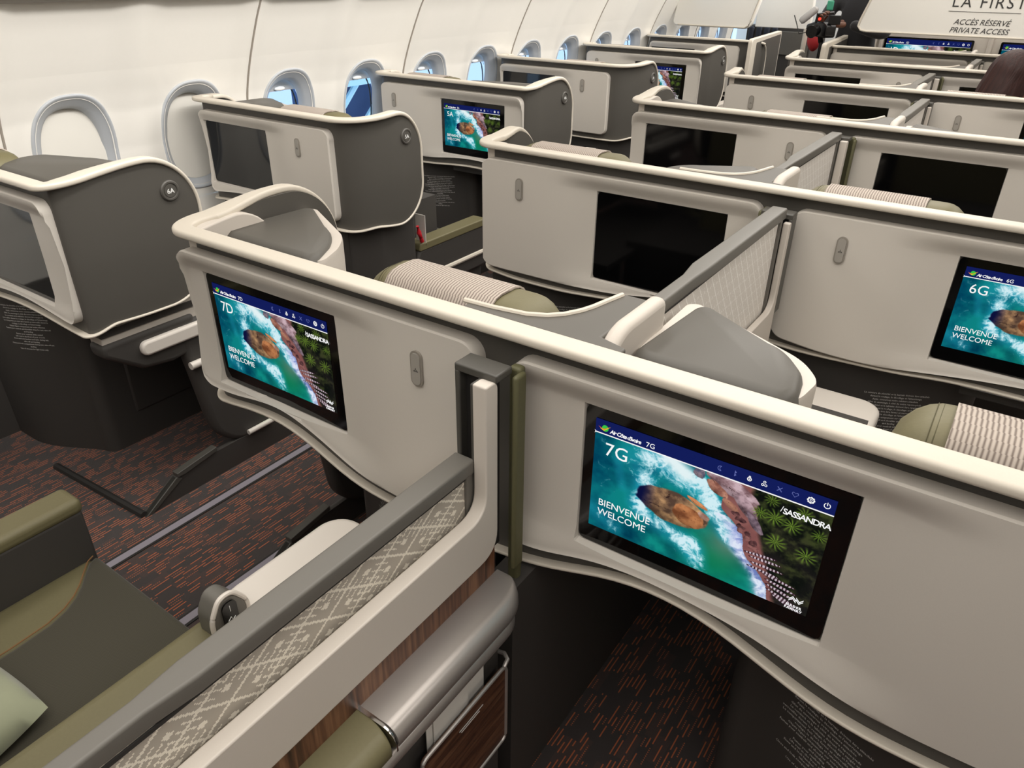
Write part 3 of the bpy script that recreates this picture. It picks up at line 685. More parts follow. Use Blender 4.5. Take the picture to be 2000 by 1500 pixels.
# ------------------------------------------------------------------ seats
def seat(name_loc, cx, label, group, long_parts=False, tilt=0.0):
    """lie-flat seat; local origin at the shell's back plane, cx = seat centre"""
    t = thing('business_seat', (name_loc[0]+cx, name_loc[1], 0), label, 'seat', group)
    def bolster(w0, w1, y0, y1, z0, z1, grow=0.0, full=True, n=30, endr=.07):
        P = []; cy, cz, ry, rz = (y0+y1)/2, (z0+z1)/2, (y1-y0)/2, (z1-z0)/2
        for i in range(n+1):
            x = w0+(w1-w0)*i/n; k = 1.0; d = min(x-w0, w1-x)
            if full and d < endr: q = 1-d/endr; k = math.sqrt(max(0, 1-q*q))*.97+.03
            row = []
            rng_ = range(28) if full else range(2, 20)
            for j in rng_:
                a = j/28*2*PI-.35; ca, sa = math.cos(a), math.sin(a); e = .55
                yy = math.copysign(abs(ca)**e, ca)*(ry+grow)*(.55+.45*k); zz = math.copysign(abs(sa)**e, sa)*(rz+grow)
                z = cz+zz - (1-k)*(.10 if zz > 0 else -.02)
                row.append((x, cy+yy, z))
            P.append(row)
        return P
    def mk_head():
        b = MB(); P = bolster(-.215, .215, .078, .213, .850, 1.092); m = len(b.V); b.grid(P, closed_v=True); b.F.append(tuple(range(28))[::-1]); b.F.append(tuple(30*28+j for j in range(28)))
        st = MB()
        for x in (-.155, .150):
            row = []
            for j in range(2, 20):
                a = j/28*2*PI-.35; ca, sa = math.cos(a), math.sin(a); e = .55
                row.append((x, .1455+math.copysign(abs(ca)**e, ca)*.0672, .971+math.copysign(abs(sa)**e, sa)*.1190))
            st.tube(row, .0009, 6); st.tube([(q[0]+.007, q[1], q[2]-.0006) for q in row], .0006, 5); st.tube([(q[0]-.007, q[1], q[2]-.0006) for q in row], .0006, 5)
        st.tube([(x, .0765, 1.045-.35*(x/.2)**4*.2) for x in np.linspace(-.2, .2, 14)], .0014, 6)
        cv = MB(); P = bolster(-.140, .105, .078, .213, .850, 1.092, grow=.0045, full=False)
        Q = bolster(-.140, .105, .078, .213, .850, 1.092, grow=.0015, full=False)
        PP = [p+q[::-1] for p, q in zip(P, Q)]; m = len(cv.V); cv.grid(PP, closed_v=True); k = len(PP[0]); cv.F.append(tuple(range(k))[::-1]); cv.F.append(tuple(30*k+j for j in range(k)))
        bk = MB().box(-.235, .235, .215, .30, .42, .92).mesh('backrest', MT['green'])
        # cushion: fabric pan with leather side bolsters
        cu = MB().prism([(-.114, .27), (.175, .27), (.245, .46), (.245, .742), (-.236, .752), (-.225, .728), (-.200, .706), (-.172, .682), (-.150, .658), (-.132, .628), (-.120, .590), (-.115, .52)], 'z', .40, .478).mesh('cushion', MT['seatfab'])
        bo = MB().prism(rpoly([(-.25, .27), (.25, .27), (.25, .735), (-.25, .75)], [0, 0, .03, .03]), 'z', .36, .470).mesh('cushion_bolster', MT['green'])
        sm = MB().tube([(-.236, .745, .4760), (-.225, .728, .4785), (-.200, .706, .4790), (-.172, .682, .4790), (-.150, .658, .4790), (-.132, .628, .4790), (-.120, .590, .4790), (-.115, .52, .4790), (-.114, .30, .4785)], .0015, 6).mesh('seam', MT['orangestitch'])
        pn = MB().box(-.25, .25, .30, .72, .12, .365).mesh('seat_pan', MT['char'])
        return b.mesh('headrest', MT['green'], angle=60), st.mesh('stitching', MT['stitch']), cv.mesh('headrest_cover', MT['cover'], angle=60), bk, cu, bo, sm, pn
    hd, st, cv, bk, cu, bo, sm, pn = cached('seatparts', mk_head)
    h = link('headrest', hd, t); link('stitching', st, h); c = link('headrest_cover', cv, h); c['label'] = 'ribbed beige headrest cover'
    link('backrest', bk, t, bevel=.03, seg=4)
    b = link('cushion_bolster', bo, t, bevel=.018, seg=4); f = link('cushion', cu, t, bevel=.012, seg=3); f['label'] = 'dark woven seat cushion'; link('seam', sm, f); link('seat_pan', pn, t, bevel=.01)
    return t
def armrest(parent, x0, x1, y0, y1, zt, body_z=.40, key=None):
    o = link('armrest', MB().box(x0+.004, x1-.004, y0, y1-.004, body_z, zt-.03).mesh('armrest', MT['char']), parent, bevel=.008)
    p = link('armrest_pad', MB().box(x0, x1, y0, y1, zt-.036, zt).mesh('armrest_pad', MT['green']), o, bevel=.014, seg=4); p['label'] = 'olive leather pad'
    return o

# ------------------------------------------------------------------ centre console and privacy divider
def console(Y, m, raised, label_c, label_d, group_c, group_d, detail=False):
    """m=+1: divider near x=-0.045 with its walnut side facing +x ; m=-1 mirrored"""
    c = thing('centre_console', (0, Y, 0), label_c, 'console', group_c)
    X = lambda *a: sorted(q*m for q in a)
    def bx(mb, x0, x1, *r): x0, x1 = X(x0, x1); return mb.box(x0, x1, *r)
    def pr(mb, pts, x0, x1): x0, x1 = X(x0, x1); return mb.prism(pts, 'x', x0, x1)
    K = lambda n, f: cached((n, m, raised), f)
    side = rpoly([(.26, .713), (1.052, .713), (1.052, 1.052), (1.020, 1.052), (1.020, .812), (.26, .812)], [0, .05, .022, .004, .045, 0], 7)
    p = link('side_panel', K('side', lambda: pr(MB(), side, -.046, -.020).mesh('side_panel', MT['liner'])), c, bevel=.004); p['label'] = 'pale satin side panel'
    w_ = link('veneer', K('veneer', lambda: pr(MB(), [(.26, .60), (1.050, .60), (1.050, .73), (.26, .73)], -.05, -.026).mesh('veneer', MT['wood'])), c); w_['label'] = 'walnut veneer strip'
    back = rpoly([(.26, .62), (1.045, .62), (1.045, 1.045), (1.022, 1.045), (1.022, .812), (.26, .812)] if m < 0 else [(.26, .62), (1.045, .62), (1.045, .812), (.26, .812)], [0, .02, .01, .004, .045, 0] if m < 0 else [0, .02, .02, 0], 6)
    link('inner_panel', K('inner', lambda: pr(MB(), back, -.1005, -.084).mesh('inner_panel', MT['liner'])), c, bevel=.003)
    link('body', K('cbody', lambda: pr(MB(), [(.26, .56), (.78, .56), (.78, 0), (1.04, 0), (1.04, .79), (.26, .79)] if raised else [(.26, 0), (1.04, 0), (1.04, .79), (.26, .79)], -.084, -.046).mesh('body', MT['char'])), c)
    if not raised: link('lower_body', K('lbody', lambda: pr(MB(), [(.26, 0), (1.00, 0), (1.00, .63), (.26, .63)], -.06, .022).mesh('lower_body', MT['char'])), c, bevel=.01)
    # post with guide slot
    def post():
        b = MB(); bx(b, -.100, -.018, 1.045, 1.088, 1.048, 1.062); bx(b, -.100, -.090, 1.045, 1.088, .79, 1.05); bx(b, -.052, -.040, 1.022, 1.060, .79, 1.05)
        return b.mesh('guide_post', MT['darkrail'])
    gp = link('guide_post', K('post', post), c, bevel=.003)
    link('guide_slot', K('slot', lambda: bx(MB(), -.090, -.040, 1.062, 1.084, .70, 1.05).mesh('guide_slot', MT['slot'])), gp)
    link('closing_strap', K('strap', lambda: bx(bx(MB(), -.013, -.002, 1.076, 1.106, .655, 1.050), -.030, -.008, 1.094, 1.112, .60, 1.056).mesh('closing_strap', MT['strap'])), c, bevel=.007)
    # side table
    tb = rrect(*X(-.42, -.098), .735, 1.045, .055, 8)
    link('side_table', K('table', lambda: MB().prism(tb, 'z', .575, .620).mesh('side_table', MT['white'])), c, bevel=.012, seg=4)
    link('table_cabinet', K('tcab', lambda: MB().prism(rrect(*X(-.375, -.098), .78, 1.03, .05, 6), 'z', 0, .58).mesh('table_cabinet', MT['liner'])), c)
    # inner arm pad beside the table
    link('inner_armrest', K('iarm', lambda: bx(MB(), -.425, -.30, .26, .728, .44, .600).mesh('inner_armrest', MT['green'])), c, bevel=.022, seg=5)
    # armrest bullnose on the walnut side
    def noses(x1, z0, z1, y0, y1, r, endr):
        b = MB(); P = []
        prof = [(-.026, z1), (x1-r, z1)]+[(x1-r+r*math.sin(a), z1-r*1.0+r*math.cos(a)) for a in np.linspace(0, PI/2, 8)[1:]]+[(x1, z0+.006), (x1-.006, z0), (-.026, z0)]
        ys = [y0]+[y1-endr+endr*math.sin(a) for a in np.linspace(0, PI/2, 9)]
        for i, y in enumerate(ys):
            q = 0 if y <= y1-endr else 1-math.sqrt(max(0, 1-((y-(y1-endr))/endr)**2))
            P.append([((x if x < 0 else x*(1-q*.92)-(0.0)*q)*m, y, z) for x, z in prof])
        b.grid(P, closed_v=True); n = len(prof); b.F.append(tuple(range(n))); b.F.append(tuple((len(P)-1)*n+j for j in range(n))[::-1]); return b
    a = link('armrest', K('nose', lambda: noses(.047, .622, .661, .715, 1.058, .024, .070).mesh('armrest', MT['silver'], angle=50)), c); a['label'] = 'satin silver armrest end'
    q = link('armrest_pad', K('npad', lambda: noses(.048, .620, .660, .26, .708, .024, .01).mesh('armrest_pad', MT['green'], angle=50)), c); q['label'] = 'olive leather armrest pad'
    link('armrest_edge', K('nedge', lambda: noses(.0492, .619, .6615, .708, .715, .025, .004).mesh('armrest_edge', MT['chrome'], angle=50)), c)
    l = link('lower_rail', K('lrail', lambda: noses(.046, .590, .617, .26, 1.046, .014, .06).mesh('lower_rail', MT['silver'], angle=50)), c)
    if detail:
        pk = MB().prism(rrect(.760, .982, .340, .532, .012, 5), 'x', .040, .046)
        po = link('literature_pocket', pk.mesh('literature_pocket', MT['wood2']), c); po['label'] = 'walnut literature pocket'
        rim = MB(); path = [(.046, y, z) for y, z in rrect(.758, .984, .338, .534, .014, 5)]; rim.tube(path+[path[0]], .0035, 8)
        rim.tube([(.046, .978, .534), (.044, .991, .540), (.034, .996, .543), (.020, .996, .539)], .004, 8); link('pocket_rim', rim.mesh('pocket_rim', MT['silver']), po)
        me = textmesh('LITTÉRATURE À BORD', .0062, MT['printing'], res=2, extrude=0)
        o = link('pocket_tag', MB().box(.0461, .0468, .850, .915, .502, .5035).box(.0461, .0468, .855, .905, .496, .4972).mesh('pocket_tag', MT['printing']), po)
        # seat control
        cp = MB().prism(rpoly([(.700, .575), (.700, .640), (.718, .672), (.742, .672), (.765, .640), (.765, .575)], .012, 4), 'x', -.400, -.352)
        cc = link('seat_control', cp.mesh('seat_control', MT['rail']), c, bevel=.004)
        rim = MB(); path = [(-.355, y, z) for y, z in rpoly([(.698, .578), (.698, .640), (.718, .676), (.744, .676), (.768, .640), (.768, .578)], .014, 5)]; rim.tube(path, .0045, 8); link('control_rim', rim.mesh('control_rim', MT['white']), cc)
        pd = Matrix.Translation((-.3515, .729, .630)) @ Matrix.Rotation(math.radians(0), 4, 'X')
        tp = link('touch_pad', MB().prism(rrect(-.014, .014, -.032, .032, .012, 6), 'x', 0, .003).mesh('touch_pad', MT['glass']), cc, (-.351, .731, .632))
        link('touch_marks', MB().tube([(.0036, 0, .012), (.0036, 0, .024)], .0007, 6).tube([(.0036, -.007, -.006), (.0036, -.001, .0), (.0036, .001, -.008), (.0036, .007, -.004)], .0007, 6).mesh('touch_marks', MT['whiteprint']), tp)
    # privacy divider
    d = thing('privacy_divider', (0, Y, 0), label_d, 'divider', group_d)
    zt = 1.078 if raised else .908; ya = .285; yb = 1.035
    rp = [(ya, zt-.004), (ya+.28, zt), (yb, zt-.002)] if raised else [(.10, zt), (ya+.28, zt), (yb-.012, zt)]
    def rail():
        b = MB(); P = []
        for y, z in [(rp[0][0], rp[0][1]), (ya+.17, rp[0][1]), (ya+.23, rp[1][1]), (rp[2][0], rp[2][1])]:
            w2 = .014 if y < ya+.2 else .020
            P.append([((-.066+xx)*m, y, z+zz) for xx, zz in rrect(-w2, w2, -.024, .004, .005, 4)])
        b.grid(P, closed_v=True); n = len(P[0]); b.F.append(tuple(range(n))[::-1]); b.F.append(tuple(3*n+j for j in range(n)))
        bx(b, -.083, -.049, yb-.03, yb-.012, .80, zt-.005)
        return b
    r_ = link('divider_frame', K('rail', lambda: rail().mesh('divider_frame', MT['rail'])), d, bevel=.002); 
    link('frame_gasket', K('gask', lambda: pr(MB(), [(rp[0][0], zt-.030), (yb-.02, zt-.030), (yb-.02, zt-.024), (rp[0][0], zt-.024)], -.0795, -.0515).mesh('frame_gasket', MT['slot'])), r_)
    f = link('woven_panel', K('weave', lambda: pr(MB(), [(rp[0][0]+.005, .775), (yb-.03, .775), (yb-.03, zt-.02), (rp[0][0]+.005, zt-.02)], -.077, -.054).mesh('woven_panel', MT['pat2'] if raised else MT['pat1'])), d)
    f['label'] = 'white geometric weave panel'
    return c, d

# ------------------------------------------------------------------ centre rows
PITCH_Y = 1.12; Y0 = .87
CENTRE = {
 'even': dict(panels=[dict(x0=-.945, x1=-.115, s=(-.879, -.473, .745, 1.008), sc=-.68, hx=-.245), dict(x0=-.047, x1=.93, s=(.086, .497, .742, 1.006), sc=.235, hx=.78)],
              bases=[(-.60, -.115, False), (.40, .92, False)], wl=.465, wr=.34, seats=(-.255, .705)),
 'odd':  dict(panels=[dict(x0=-.935, x1=.0, s=(-.508, -.098, .735, 1.006), sc=-.29, hx=-.781), dict(x0=.078, x1=.93, s=(.480, .885, .742, 1.006), sc=.69, hx=.216)],
              bases=[(-.93, -.49, True), (.09, .57, True)], wl=.34, wr=.465, seats=(-.665, .265)),
}
ROWNO = {-1: 7, 0: 6, 1: 5, 2: 4, 3: 3, 4: 2, 5: 1}
ORD = {0: 'nearest wide double shell, its left monitor reading 7D and right one 7G', 1: 'second wide double shell, its right monitor reading 6G', 2: 'third wide double shell from the camera, both monitors dark',
       3: 'fourth wide double shell, in front of the seated woman', 4: 'fifth wide double shell, behind the woman with long hair', 5: 'farthest wide double shell, with a squared grey door, below the front monitors'}
shells = {}
for k in range(6):
    ty = CENTRE['even' if k % 2 == 0 else 'odd']; Y = Y0+PITCH_Y*k
    sh = thing('seat_shell', (0, Y, 0), ORD[k], 'seat shell', 'centre double shells'); shells[k] = sh
    scs = [p['sc'] for p in ty['panels']]
    tb = BOT['even' if k % 2 == 0 else 'odd'][1]
    wings = {'L': dict(xo=-.958, xc=-.895, rc=.075, L=ty['wl'] if k < 5 else .17), 'R': dict(xo=.958, xc=.895, rc=.075, L=ty['wr'])}
    body, trim = shell_group(('c', k % 2 if k < 5 else 5), wings, 0, 0, tb)
    link('shell_body', body, sh); tr = link('trim', trim, sh); tr['label'] = 'cream rounded edge trim'
    for j, p in enumerate(ty['panels']):
        pn = link('monitor_panel', cached(('pan', k % 2, j), lambda: panel_mesh(p['x0'], p['x1'], p['sc'], p['s'], p['hx'], zf=BOT['even' if k % 2 == 0 else 'odd'][0])), sh)
        s = p['s']; lit = {(0, 0): '7D', (0, 1): '7G', (1, 1): '6G'}.get((k, j))
        if k == 3 and j == 1: lit = '4G'
        monitor(sh, s[0]+.001, s[1]-.001, s[2]-.006, s[3]-.001, .0235, lit)
        coat_hook(sh, p['hx'])
    for j, (a, b, fl) in enumerate(ty['bases']):
        bm_, pl = cached(('base', k % 2, j), lambda: base_meshes(a, b, fl, ztext=(.478, .560)[k % 2])); ob = link('seat_base', bm_, sh); link('safety_placard', pl, ob)
    # dark footwell roof and end wall
    fx = [(-.94, -.60), (.0, .41)] if k % 2 == 0 else [(-.50, .0), (.57, .93)]
    for a, b in fx: link('footwell_lining', cached(('fw', k % 2, a), lambda: MB().box(a, b, .06, .86, .640, .66).box(a, b, .74, .76, .02, .65).mesh('footwell_lining', MT['char'])), sh)
    link('centre_web', cached(('web', k % 2), lambda: MB().box(-.06, .004, .05, .90, 0, .655).box(-.058, .004, -.055, .05, 0, .618).mesh('centre_web', MT['char']) if k % 2 == 0 else MB().box(.03, .075, .06, .90, 0, .66).mesh('centre_web', MT['char'])), sh)
    if k % 2 == 0: footwell(sh, -.972, -1)
    # front side: spine, stowage boxes, liners
    mm = 1 if k % 2 == 0 else -1
    sp = [(-.17, .036), (-.17, .055), (-.06, .070), (-.010, .105), (.014, .16), (.030, .246), (.080, .246), (.080, .07), (.13, .055), (.13, .036)]
    sx = 0.0 if k % 2 == 0 else -.088
    spm = cached(('spine', mm), lambda: MB().prism([(x+sx, y) for x, y in sp], 'z', .70, 1.100).mesh('centre_spine', MT['lid']))
    so = link('centre_spine', spm, sh, bevel=.004)
    def edge():
        return MB().tube([(x+sx, y, 1.101) for x, y in [(-.18, .058), (-.12, .061), (-.06, .070), (-.030, .085), (-.010, .105), (.006, .135), (.014, .16), (.022, .20), (.030, .237)]], .0050, 8).mesh('spine_edge', MT['cap'])
    link('spine_edge', cached(('spe', mm), edge), so)
    sl_ = cached(('slin', mm), lambda: MB().prism(rpoly([(.055, .86), (.055, 1.085), (.10, 1.112), (.255, 1.112), (.255, .86)], [0, .05, .05, .02, 0], 8), 'x', .078+sx, .108+sx).mesh('spine_liner', MT['liner']))
    link('spine_liner', sl_, sh, bevel=.012, seg=4)
    if k % 2 == 0:
        stowage(sh, [(-.935, .10), (-.945, .375), (-.918, .392), (-.700, .275), (-.650, .215), (-.610, .10)])
        stowage(sh, [(.108, .10), (.100, .372), (.118, .384), (.345, .262), (.385, .205), (.375, .10)])
        wing_liner(sh, -.898, -1, .245)
    else:
        stowage(sh, [(-.108, .10), (-.375, .10), (-.385, .205), (-.345, .262), (-.118, .384), (-.100, .372)])
        stowage(sh, [(.935, .10), (.610, .10), (.650, .215), (.700, .275), (.918, .392), (.945, .375)])
        wing_liner(sh, -.898, -1, .16)
    for j, cx in enumerate(ty['seats']):
        L = 'DG'[j]; n = ROWNO[k]
        where = {(0, 0): 'olive seat with ribbed headrest cover, peeking over the trim above monitor 7D', (0, 1): 'olive seat at the right edge, its headrest behind monitor 7G',
                 (1, 0): 'olive seat behind the second double shell, near its left rounded corner', (1, 1): 'olive seat with ribbed cover in front of the dark right monitor of the third shell'}.get((k, j))
        if where is None: where = '%s olive seat hidden behind the %s double shell' % (('left', 'right')[j], ('', '', 'third', 'fourth', 'fifth', 'farthest')[k])
        seat((0, Y), cx, where, 'centre seats')
    if k < 5:
        console(Y, 1 if k % 2 else -1, True, 'console with white side table between the %s and %s double shells' % (('nearest', 'second', 'third', 'fourth', 'fifth')[k], ('second', 'third', 'fourth', 'fifth', 'farthest')[k]),
                'raised grey framed divider joining the %s double shell to the %s' % (('nearest', 'second', 'third', 'fourth', 'fifth')[k], ('second', 'third', 'fourth', 'fifth', 'farthest')[k]), 'centre consoles', 'privacy dividers')
# row nearest the camera: seat 7D and the lowered divider
console(Y0-PITCH_Y, 1, False, 'nearest centre console with walnut strip and silver armrest', 'lowered privacy divider with diamond weave, nearest the camera', 'centre consoles', 'privacy dividers', detail=True)
s7 = seat((0, Y0-PITCH_Y), -.645, 'olive and dark fabric seat at lower left, seen from above', 'centre seats')
armrest(s7, -.315, -.238, .30, .762, .622)
# a pale green pillow lying on that seat
def pillow():
    P = []; n = 16
    for i in range(n+1):
        row = []
        for j in range(n+1):
            u, v = i/n*2-1, j/n*2-1; t = (max(0, (1-u**4))*max(0, (1-v**4)))**.5
            row.append((u*.13*(1-.06*v*v), v*.11*(1-.06*u*u), .045*t+.006*math.sin(9*u+4*v)*t))
        P.append(row)
    b = MB().grid(P); Q = [[(x, y, -z*.6) for x, y, z in r] for r in P]; b.grid(Q); return b.mesh('pillow', base_mat('pale_green_cloth', rgb(150, 154, 128), .8, sheen=.3, grain=.04, gscale=30), angle=80)
pl = link('pillow', pillow(), None, (-.660, .125, .500)); pl.rotation_euler = (.12, .05, .10)
tag(pl, 'pale green pillow on the olive seat at the lower left', 'pillow')
# printed cards in the literature pocket
def card(y0, y1, z0, z1, x, lab):
    o = link('safety_card', MB().box(x, x+.0015, 0, y1-y0, 0, z1-z0).mesh('safety_card', MT['paper']), None, (0, y0, z0))
    tag(o, lab, 'card')
    return o
a = card(.552, .640, .40, .588, .0330, 'printed card with green figures in the walnut pocket')
b_ = MB()
for i in range(7): b_.box(.0016, .0019, .006, .05-.004*(i % 3), .188-.007*i, .1895-.007*i)
link('card_print', b_.mesh('card_print', MT['ink']), a); link('card_picture', MB().prism([(.045, .135), (.055, .150), (.050, .165), (.062, .160), (.070, .178), (.080, .150), (.080, .135)], 'x', .0017, .0020).mesh('card_picture', base_mat('teal_print', rgb(84, 140, 132), .6)), a)
card(.610, .690, .40, .585, .0280, 'plain white card behind the printed one in the pocket')
card(.538, .600, .40, .583, .0300, 'white booklet edge at the left of the printed card')

# ------------------------------------------------------------------ window-side suites
WIN = {
 'B': dict(x0=-2.440, x1=-1.530, s=(-2.040, -1.640, .745, 1.006), sc=-1.84, hx=-2.346, base=(-2.44, -2.00, True), R=dict(xo=-1.497, xc=-1.528, rc=.10, L=.435, zb=.690), seat=-2.20),
 'A': dict(x0=-2.450, x1=-1.655, s=(-2.436, -2.040, .757, 1.010), sc=-2.20, hx=-1.829, base=(-2.10, -1.66, False), R=dict(xo=-1.482, xc=-1.660, rc=.20, L=.330), seat=-1.885),
}
WL = {0: ('nearest window-side shell, badge reading 6A', '6A'), 1: ('window-side shell with badge 5A and a dark monitor', '5A'), 2: ('window-side shell whose monitor reads 5A', '4A'),
      3: ('window-side shell directly ahead of the one whose monitor reads 5A', '3A'), 4: ('window-side shell with a half-hidden lit picture on its monitor', '2A'), 5: ('farthest window-side shell with a squared grey door', '1A')}
def badge(parent, x, y, z, txt, sgn=1):
    def mk():
        b = MB(); P = []
        for r, h in ((.030, -.004), (.030, .003), (.027, .006), (.0225, .006), (.021, .003), (.0195, .003), (.0185, .0045), (.0001, .0045)):
            P.append([(h*sgn, r*math.cos(a), r*math.sin(a)) for a in np.linspace(0, 2*PI, 33)[:-1]])
        return b.grid(P, closed_v=True).mesh('row_badge', MT['taupe'], angle=30)
    o = link('row_badge', cached(('badge', sgn), mk), parent, (x, y, z))
    me = textmesh(txt, .0195, MT['whiteprint'], align='CENTER', bold=.0003)
    link('badge_lettering', cached(('bl', txt), lambda: mapped(me, lambda c: (.0052+c.z*.3, c.x, c.y-.007), MT['whiteprint'], 'badge_lettering')), o)
for k in range(6):
    T = 'B' if k % 2 == 0 else 'A'; W_ = WIN[T]; Y = Y0+PITCH_Y*k; lab, no = WL[k]
    sh = thing('seat_shell', (0, Y, 0), lab, 'seat shell', 'window side shells')
    tb = lambda x, c=W_['sc']: .668+.018*bump1(x, c)
    wings = {'L': dict(xo=-2.478, xc=-2.435, rc=.05, L=.26, rise=0.0), 'R': dict(W_['R'], **({'L': .18, 'rc': .12, 'rise': 0.0} if k == 5 else {}))}
    body, trim = shell_group(('w', T if k < 5 else 'end'), wings, 0, 0, tb)
    link('shell_body', body, sh); tr = link('trim', trim, sh); tr['label'] = 'cream rounded edge trim'
    link('monitor_panel', cached(('wpan', T), lambda: panel_mesh(W_['x0'], W_['x1'], W_['sc'], W_['s'], W_['hx'], .698, .026)), sh)
    s = W_['s']; monitor(sh, s[0]+.001, s[1]-.001, s[2]-.006, s[3]-.001, .0235, {2: '5A', 4: '3A'}.get(k))
    coat_hook(sh, W_['hx'])
    bm_, pl = cached(('wbase', T), lambda: base_meshes(*W_['base'])); ob = link('seat_base', bm_, sh); link('safety_placard', pl, ob)
    if k < 5: badge(sh, W_['R']['xo']+.001, W_['R']['L']-.085, 1.020, no)
    a, b = (-2.0, -1.53) if T == 'B' else (-2.45, -2.1)
    link('footwell_lining', cached(('wfw', T), lambda: MB().box(a, b, .06, .86, .640, .66).box(a, b, .74, .76, .02, .65).mesh('footwell_lining', MT['char'])), sh)
    if T == 'B':
        footwell(sh, -1.522, 1)
        def tray():
            b = MB().prism(rpoly([(.06, .575), (.06, .69), (.80, .69), (.80, .575)], [.03, 0, 0, .03], 5), 'x', -1.60, -1.535); return b.mesh('footwell_tray', MT['liner'])
        t_ = link('footwell_tray', cached('tray', tray), sh, bevel=.004)
        link('tray_rail', cached('trail', lambda: MB().prism(rrect(.16, .80, .545, .592, .020, 6), 'x', -1.600, -1.508).mesh('tray_rail', MT['white'])), t_, bevel=.008)
        link('tray_underside', cached('tunder', lambda: MB().prism([(.05, .62), (.05, .58), (.16, .50), (.26, .485), (.36, .50), (.36, .62)], 'x', -1.60, -1.525).mesh('tray_underside', MT['char'])), t_, bevel=.015)
        link('footwell_mat_edge', cached('matedge', lambda: MB().tube([(-1.53, .035, .006), (-2.04, .012, .006)], .013, 8).mesh('footwell_mat_edge', MT['slot'])), sh)
        stowage(sh, [(-1.545, .10), (-1.80, .10), (-2.06, .16), (-2.10, .22), (-1.98, .33), (-1.80, .385), (-1.560, .385)], z1=1.058) if False else stowage(sh, [(-1.60, .10), (-1.98, .10), (-2.08, .20), (-2.07, .27), (-1.83, .375), (-1.60, .39)])
    else:
        stowage(sh, [(-2.430, .10), (-2.440, .33), (-2.38, .36), (-2.20, .30), (-2.13, .24), (-2.12, .10)])
        # low aisle-side armrest of this seat, ahead of the wing
        o = link('aisle_armrest', cached('ais', lambda: MB().prism([(.36, .30), (.34, .44), (.37, .505), (.86, .505), (.86, .30)], 'x', -1.62, -1.55).mesh('aisle_armrest', MT['char'])), sh, bevel=.012)
        link('armrest_pad', cached('aisp', lambda: MB().prism(rpoly([(.365, .500), (.37, .536), (.86, .536), (.86, .500)], .01), 'x', -1.625, -1.545).mesh('armrest_pad', MT['green'])), o, bevel=.014, seg=4)
        link('armrest_strip', cached('aiss', lambda: MB().tube([(-1.552, .40, .375), (-1.552, .86, .375)], .012, 8).mesh('armrest_strip', MT['cap'])), o)
        link('seat_side', cached('sside', lambda: MB().box(-2.05, -1.575, .20, .86, 0, .38).mesh('seat_side', MT['char'])), sh, bevel=.02)
    if T == 'A': link('wing_base', cached(('wb', T), lambda: MB().prism(rpoly([(W_['R']['xc'], .06), (W_['R']['xo']-.05, .14), (W_['R']['xo']-.05, .33), (-1.66, .33), (-1.70, .06)], .02), 'z', 0 if T == 'A' else .60, .672).mesh('wing_base', MT['char'])), sh)
    seat((0, Y), W_['seat'], 'olive seat behind the window-side shell with badge %s' % no, 'window seats')
    if k == 5 or True: pass
seat((0, Y0-PITCH_Y), WIN['A']['seat']-.33, 'olive seat at the left edge of the photo, its headrest against the cabin wall', 'window seats')
# headphone cord and leaflet beside seat 5A
hp = MB().tube([(-1.545, 2.345, .62), (-1.547, 2.355, .59), (-1.543, 2.362, .565), (-1.547, 2.372, .545)], [.007, .011, .008, .010], 10).build('seatbelt_tag', MT['red'])
tag(hp, 'small red tag hanging beside the wing of the shell with badge 5A', 'tag')
lf = MB().box(-1.60, -1.545, 2.395, 2.398, .52, .655).build('leaflet', MT['paper']); tag(lf, 'white leaflet standing behind the wing with badge 5A', 'leaflet')

# squared doors on the first row
for x, sg, lab in ((-1.515, 1, 'grey door panel with cream frame at the farthest window-side suite'), (-.955, -1, 'grey door panel with cream frame at the farthest centre suite')):
    Yd = Y0+PITCH_Y*5
    t = thing('suite_door', (x, Yd, 0), lab, 'door', 'doors of the first row')
    y0, y1 = (-.16, .58) if sg > 0 else (-.17, .50)
    fr = rpoly([(y0, .35), (y0-.0, 1.125), (y1, 1.150), (y1, .35)], [.01, .03, .03, .01], 5); inn = rpoly([(y0+.10, .35), (y0+.10, 1.095), (y1-.022, 1.125), (y1-.022, .35)], [.005, .01, .015, .005], 5)
    link('door_frame', MB().prism(fr, 'x', -.018, .018).mesh('door_frame', MT['cap']), t, bevel=.006)
    link('door_skin', MB().prism(inn, 'x', -.0195, .0195).mesh('door_skin', MT['taupe']), t, bevel=.001)
    link('door_foot', MB().box(-.015, .015, y0+.02, y1-.02, 0, .36).mesh('door_foot', MT['char']), t)

# ------------------------------------------------------------------ cabin structure
def struct(o, kind='structure'): o['kind'] = kind; return o
struct(link('floor', MB().box(-2.62, 2.62, -6.1, 9.2, -.05, 0).mesh('floor', MT['carpet'], smooth=False)))
for i, x in enumerate((-1.403, -1.024, 1.024, 1.403)):
    t = struct(link('trim_%d' % (i+1), MB().box(x-.013, x+.013, -1.5, 7.6, 0, .004).mesh('track_cover', MT['track'])))
    link('track_gasket', MB().box(x-.021, x-.0131, -1.5, 7.6, 0, .003).box(x+.0131, x+.021, -1.5, 7.6, 0, .003).mesh('track_gasket', MT['slot']), t)
WP = [(-.02, -2.50), (.15, -2.53), (.40, -2.55), (.70, -2.562), (.93, -2.556), (1.08, -2.530), (1.151, -2.506), (1.239, -2.468), (1.324, -2.426), (1.406, -2.382), (1.480, -2.335)]
def wx(z):
    z = max(WP[0][0], min(WP[-1][0], z))
    for (a, xa), (b, xb) in zip(WP, WP[1:]):
        if z <= b: return xa+(xb-xa)*(z-a)/(b-a)
WIN_Y = [1.501+.5334*i for i in range(-14, 14)]; WP_ = .5334
SEAMPAR = 1
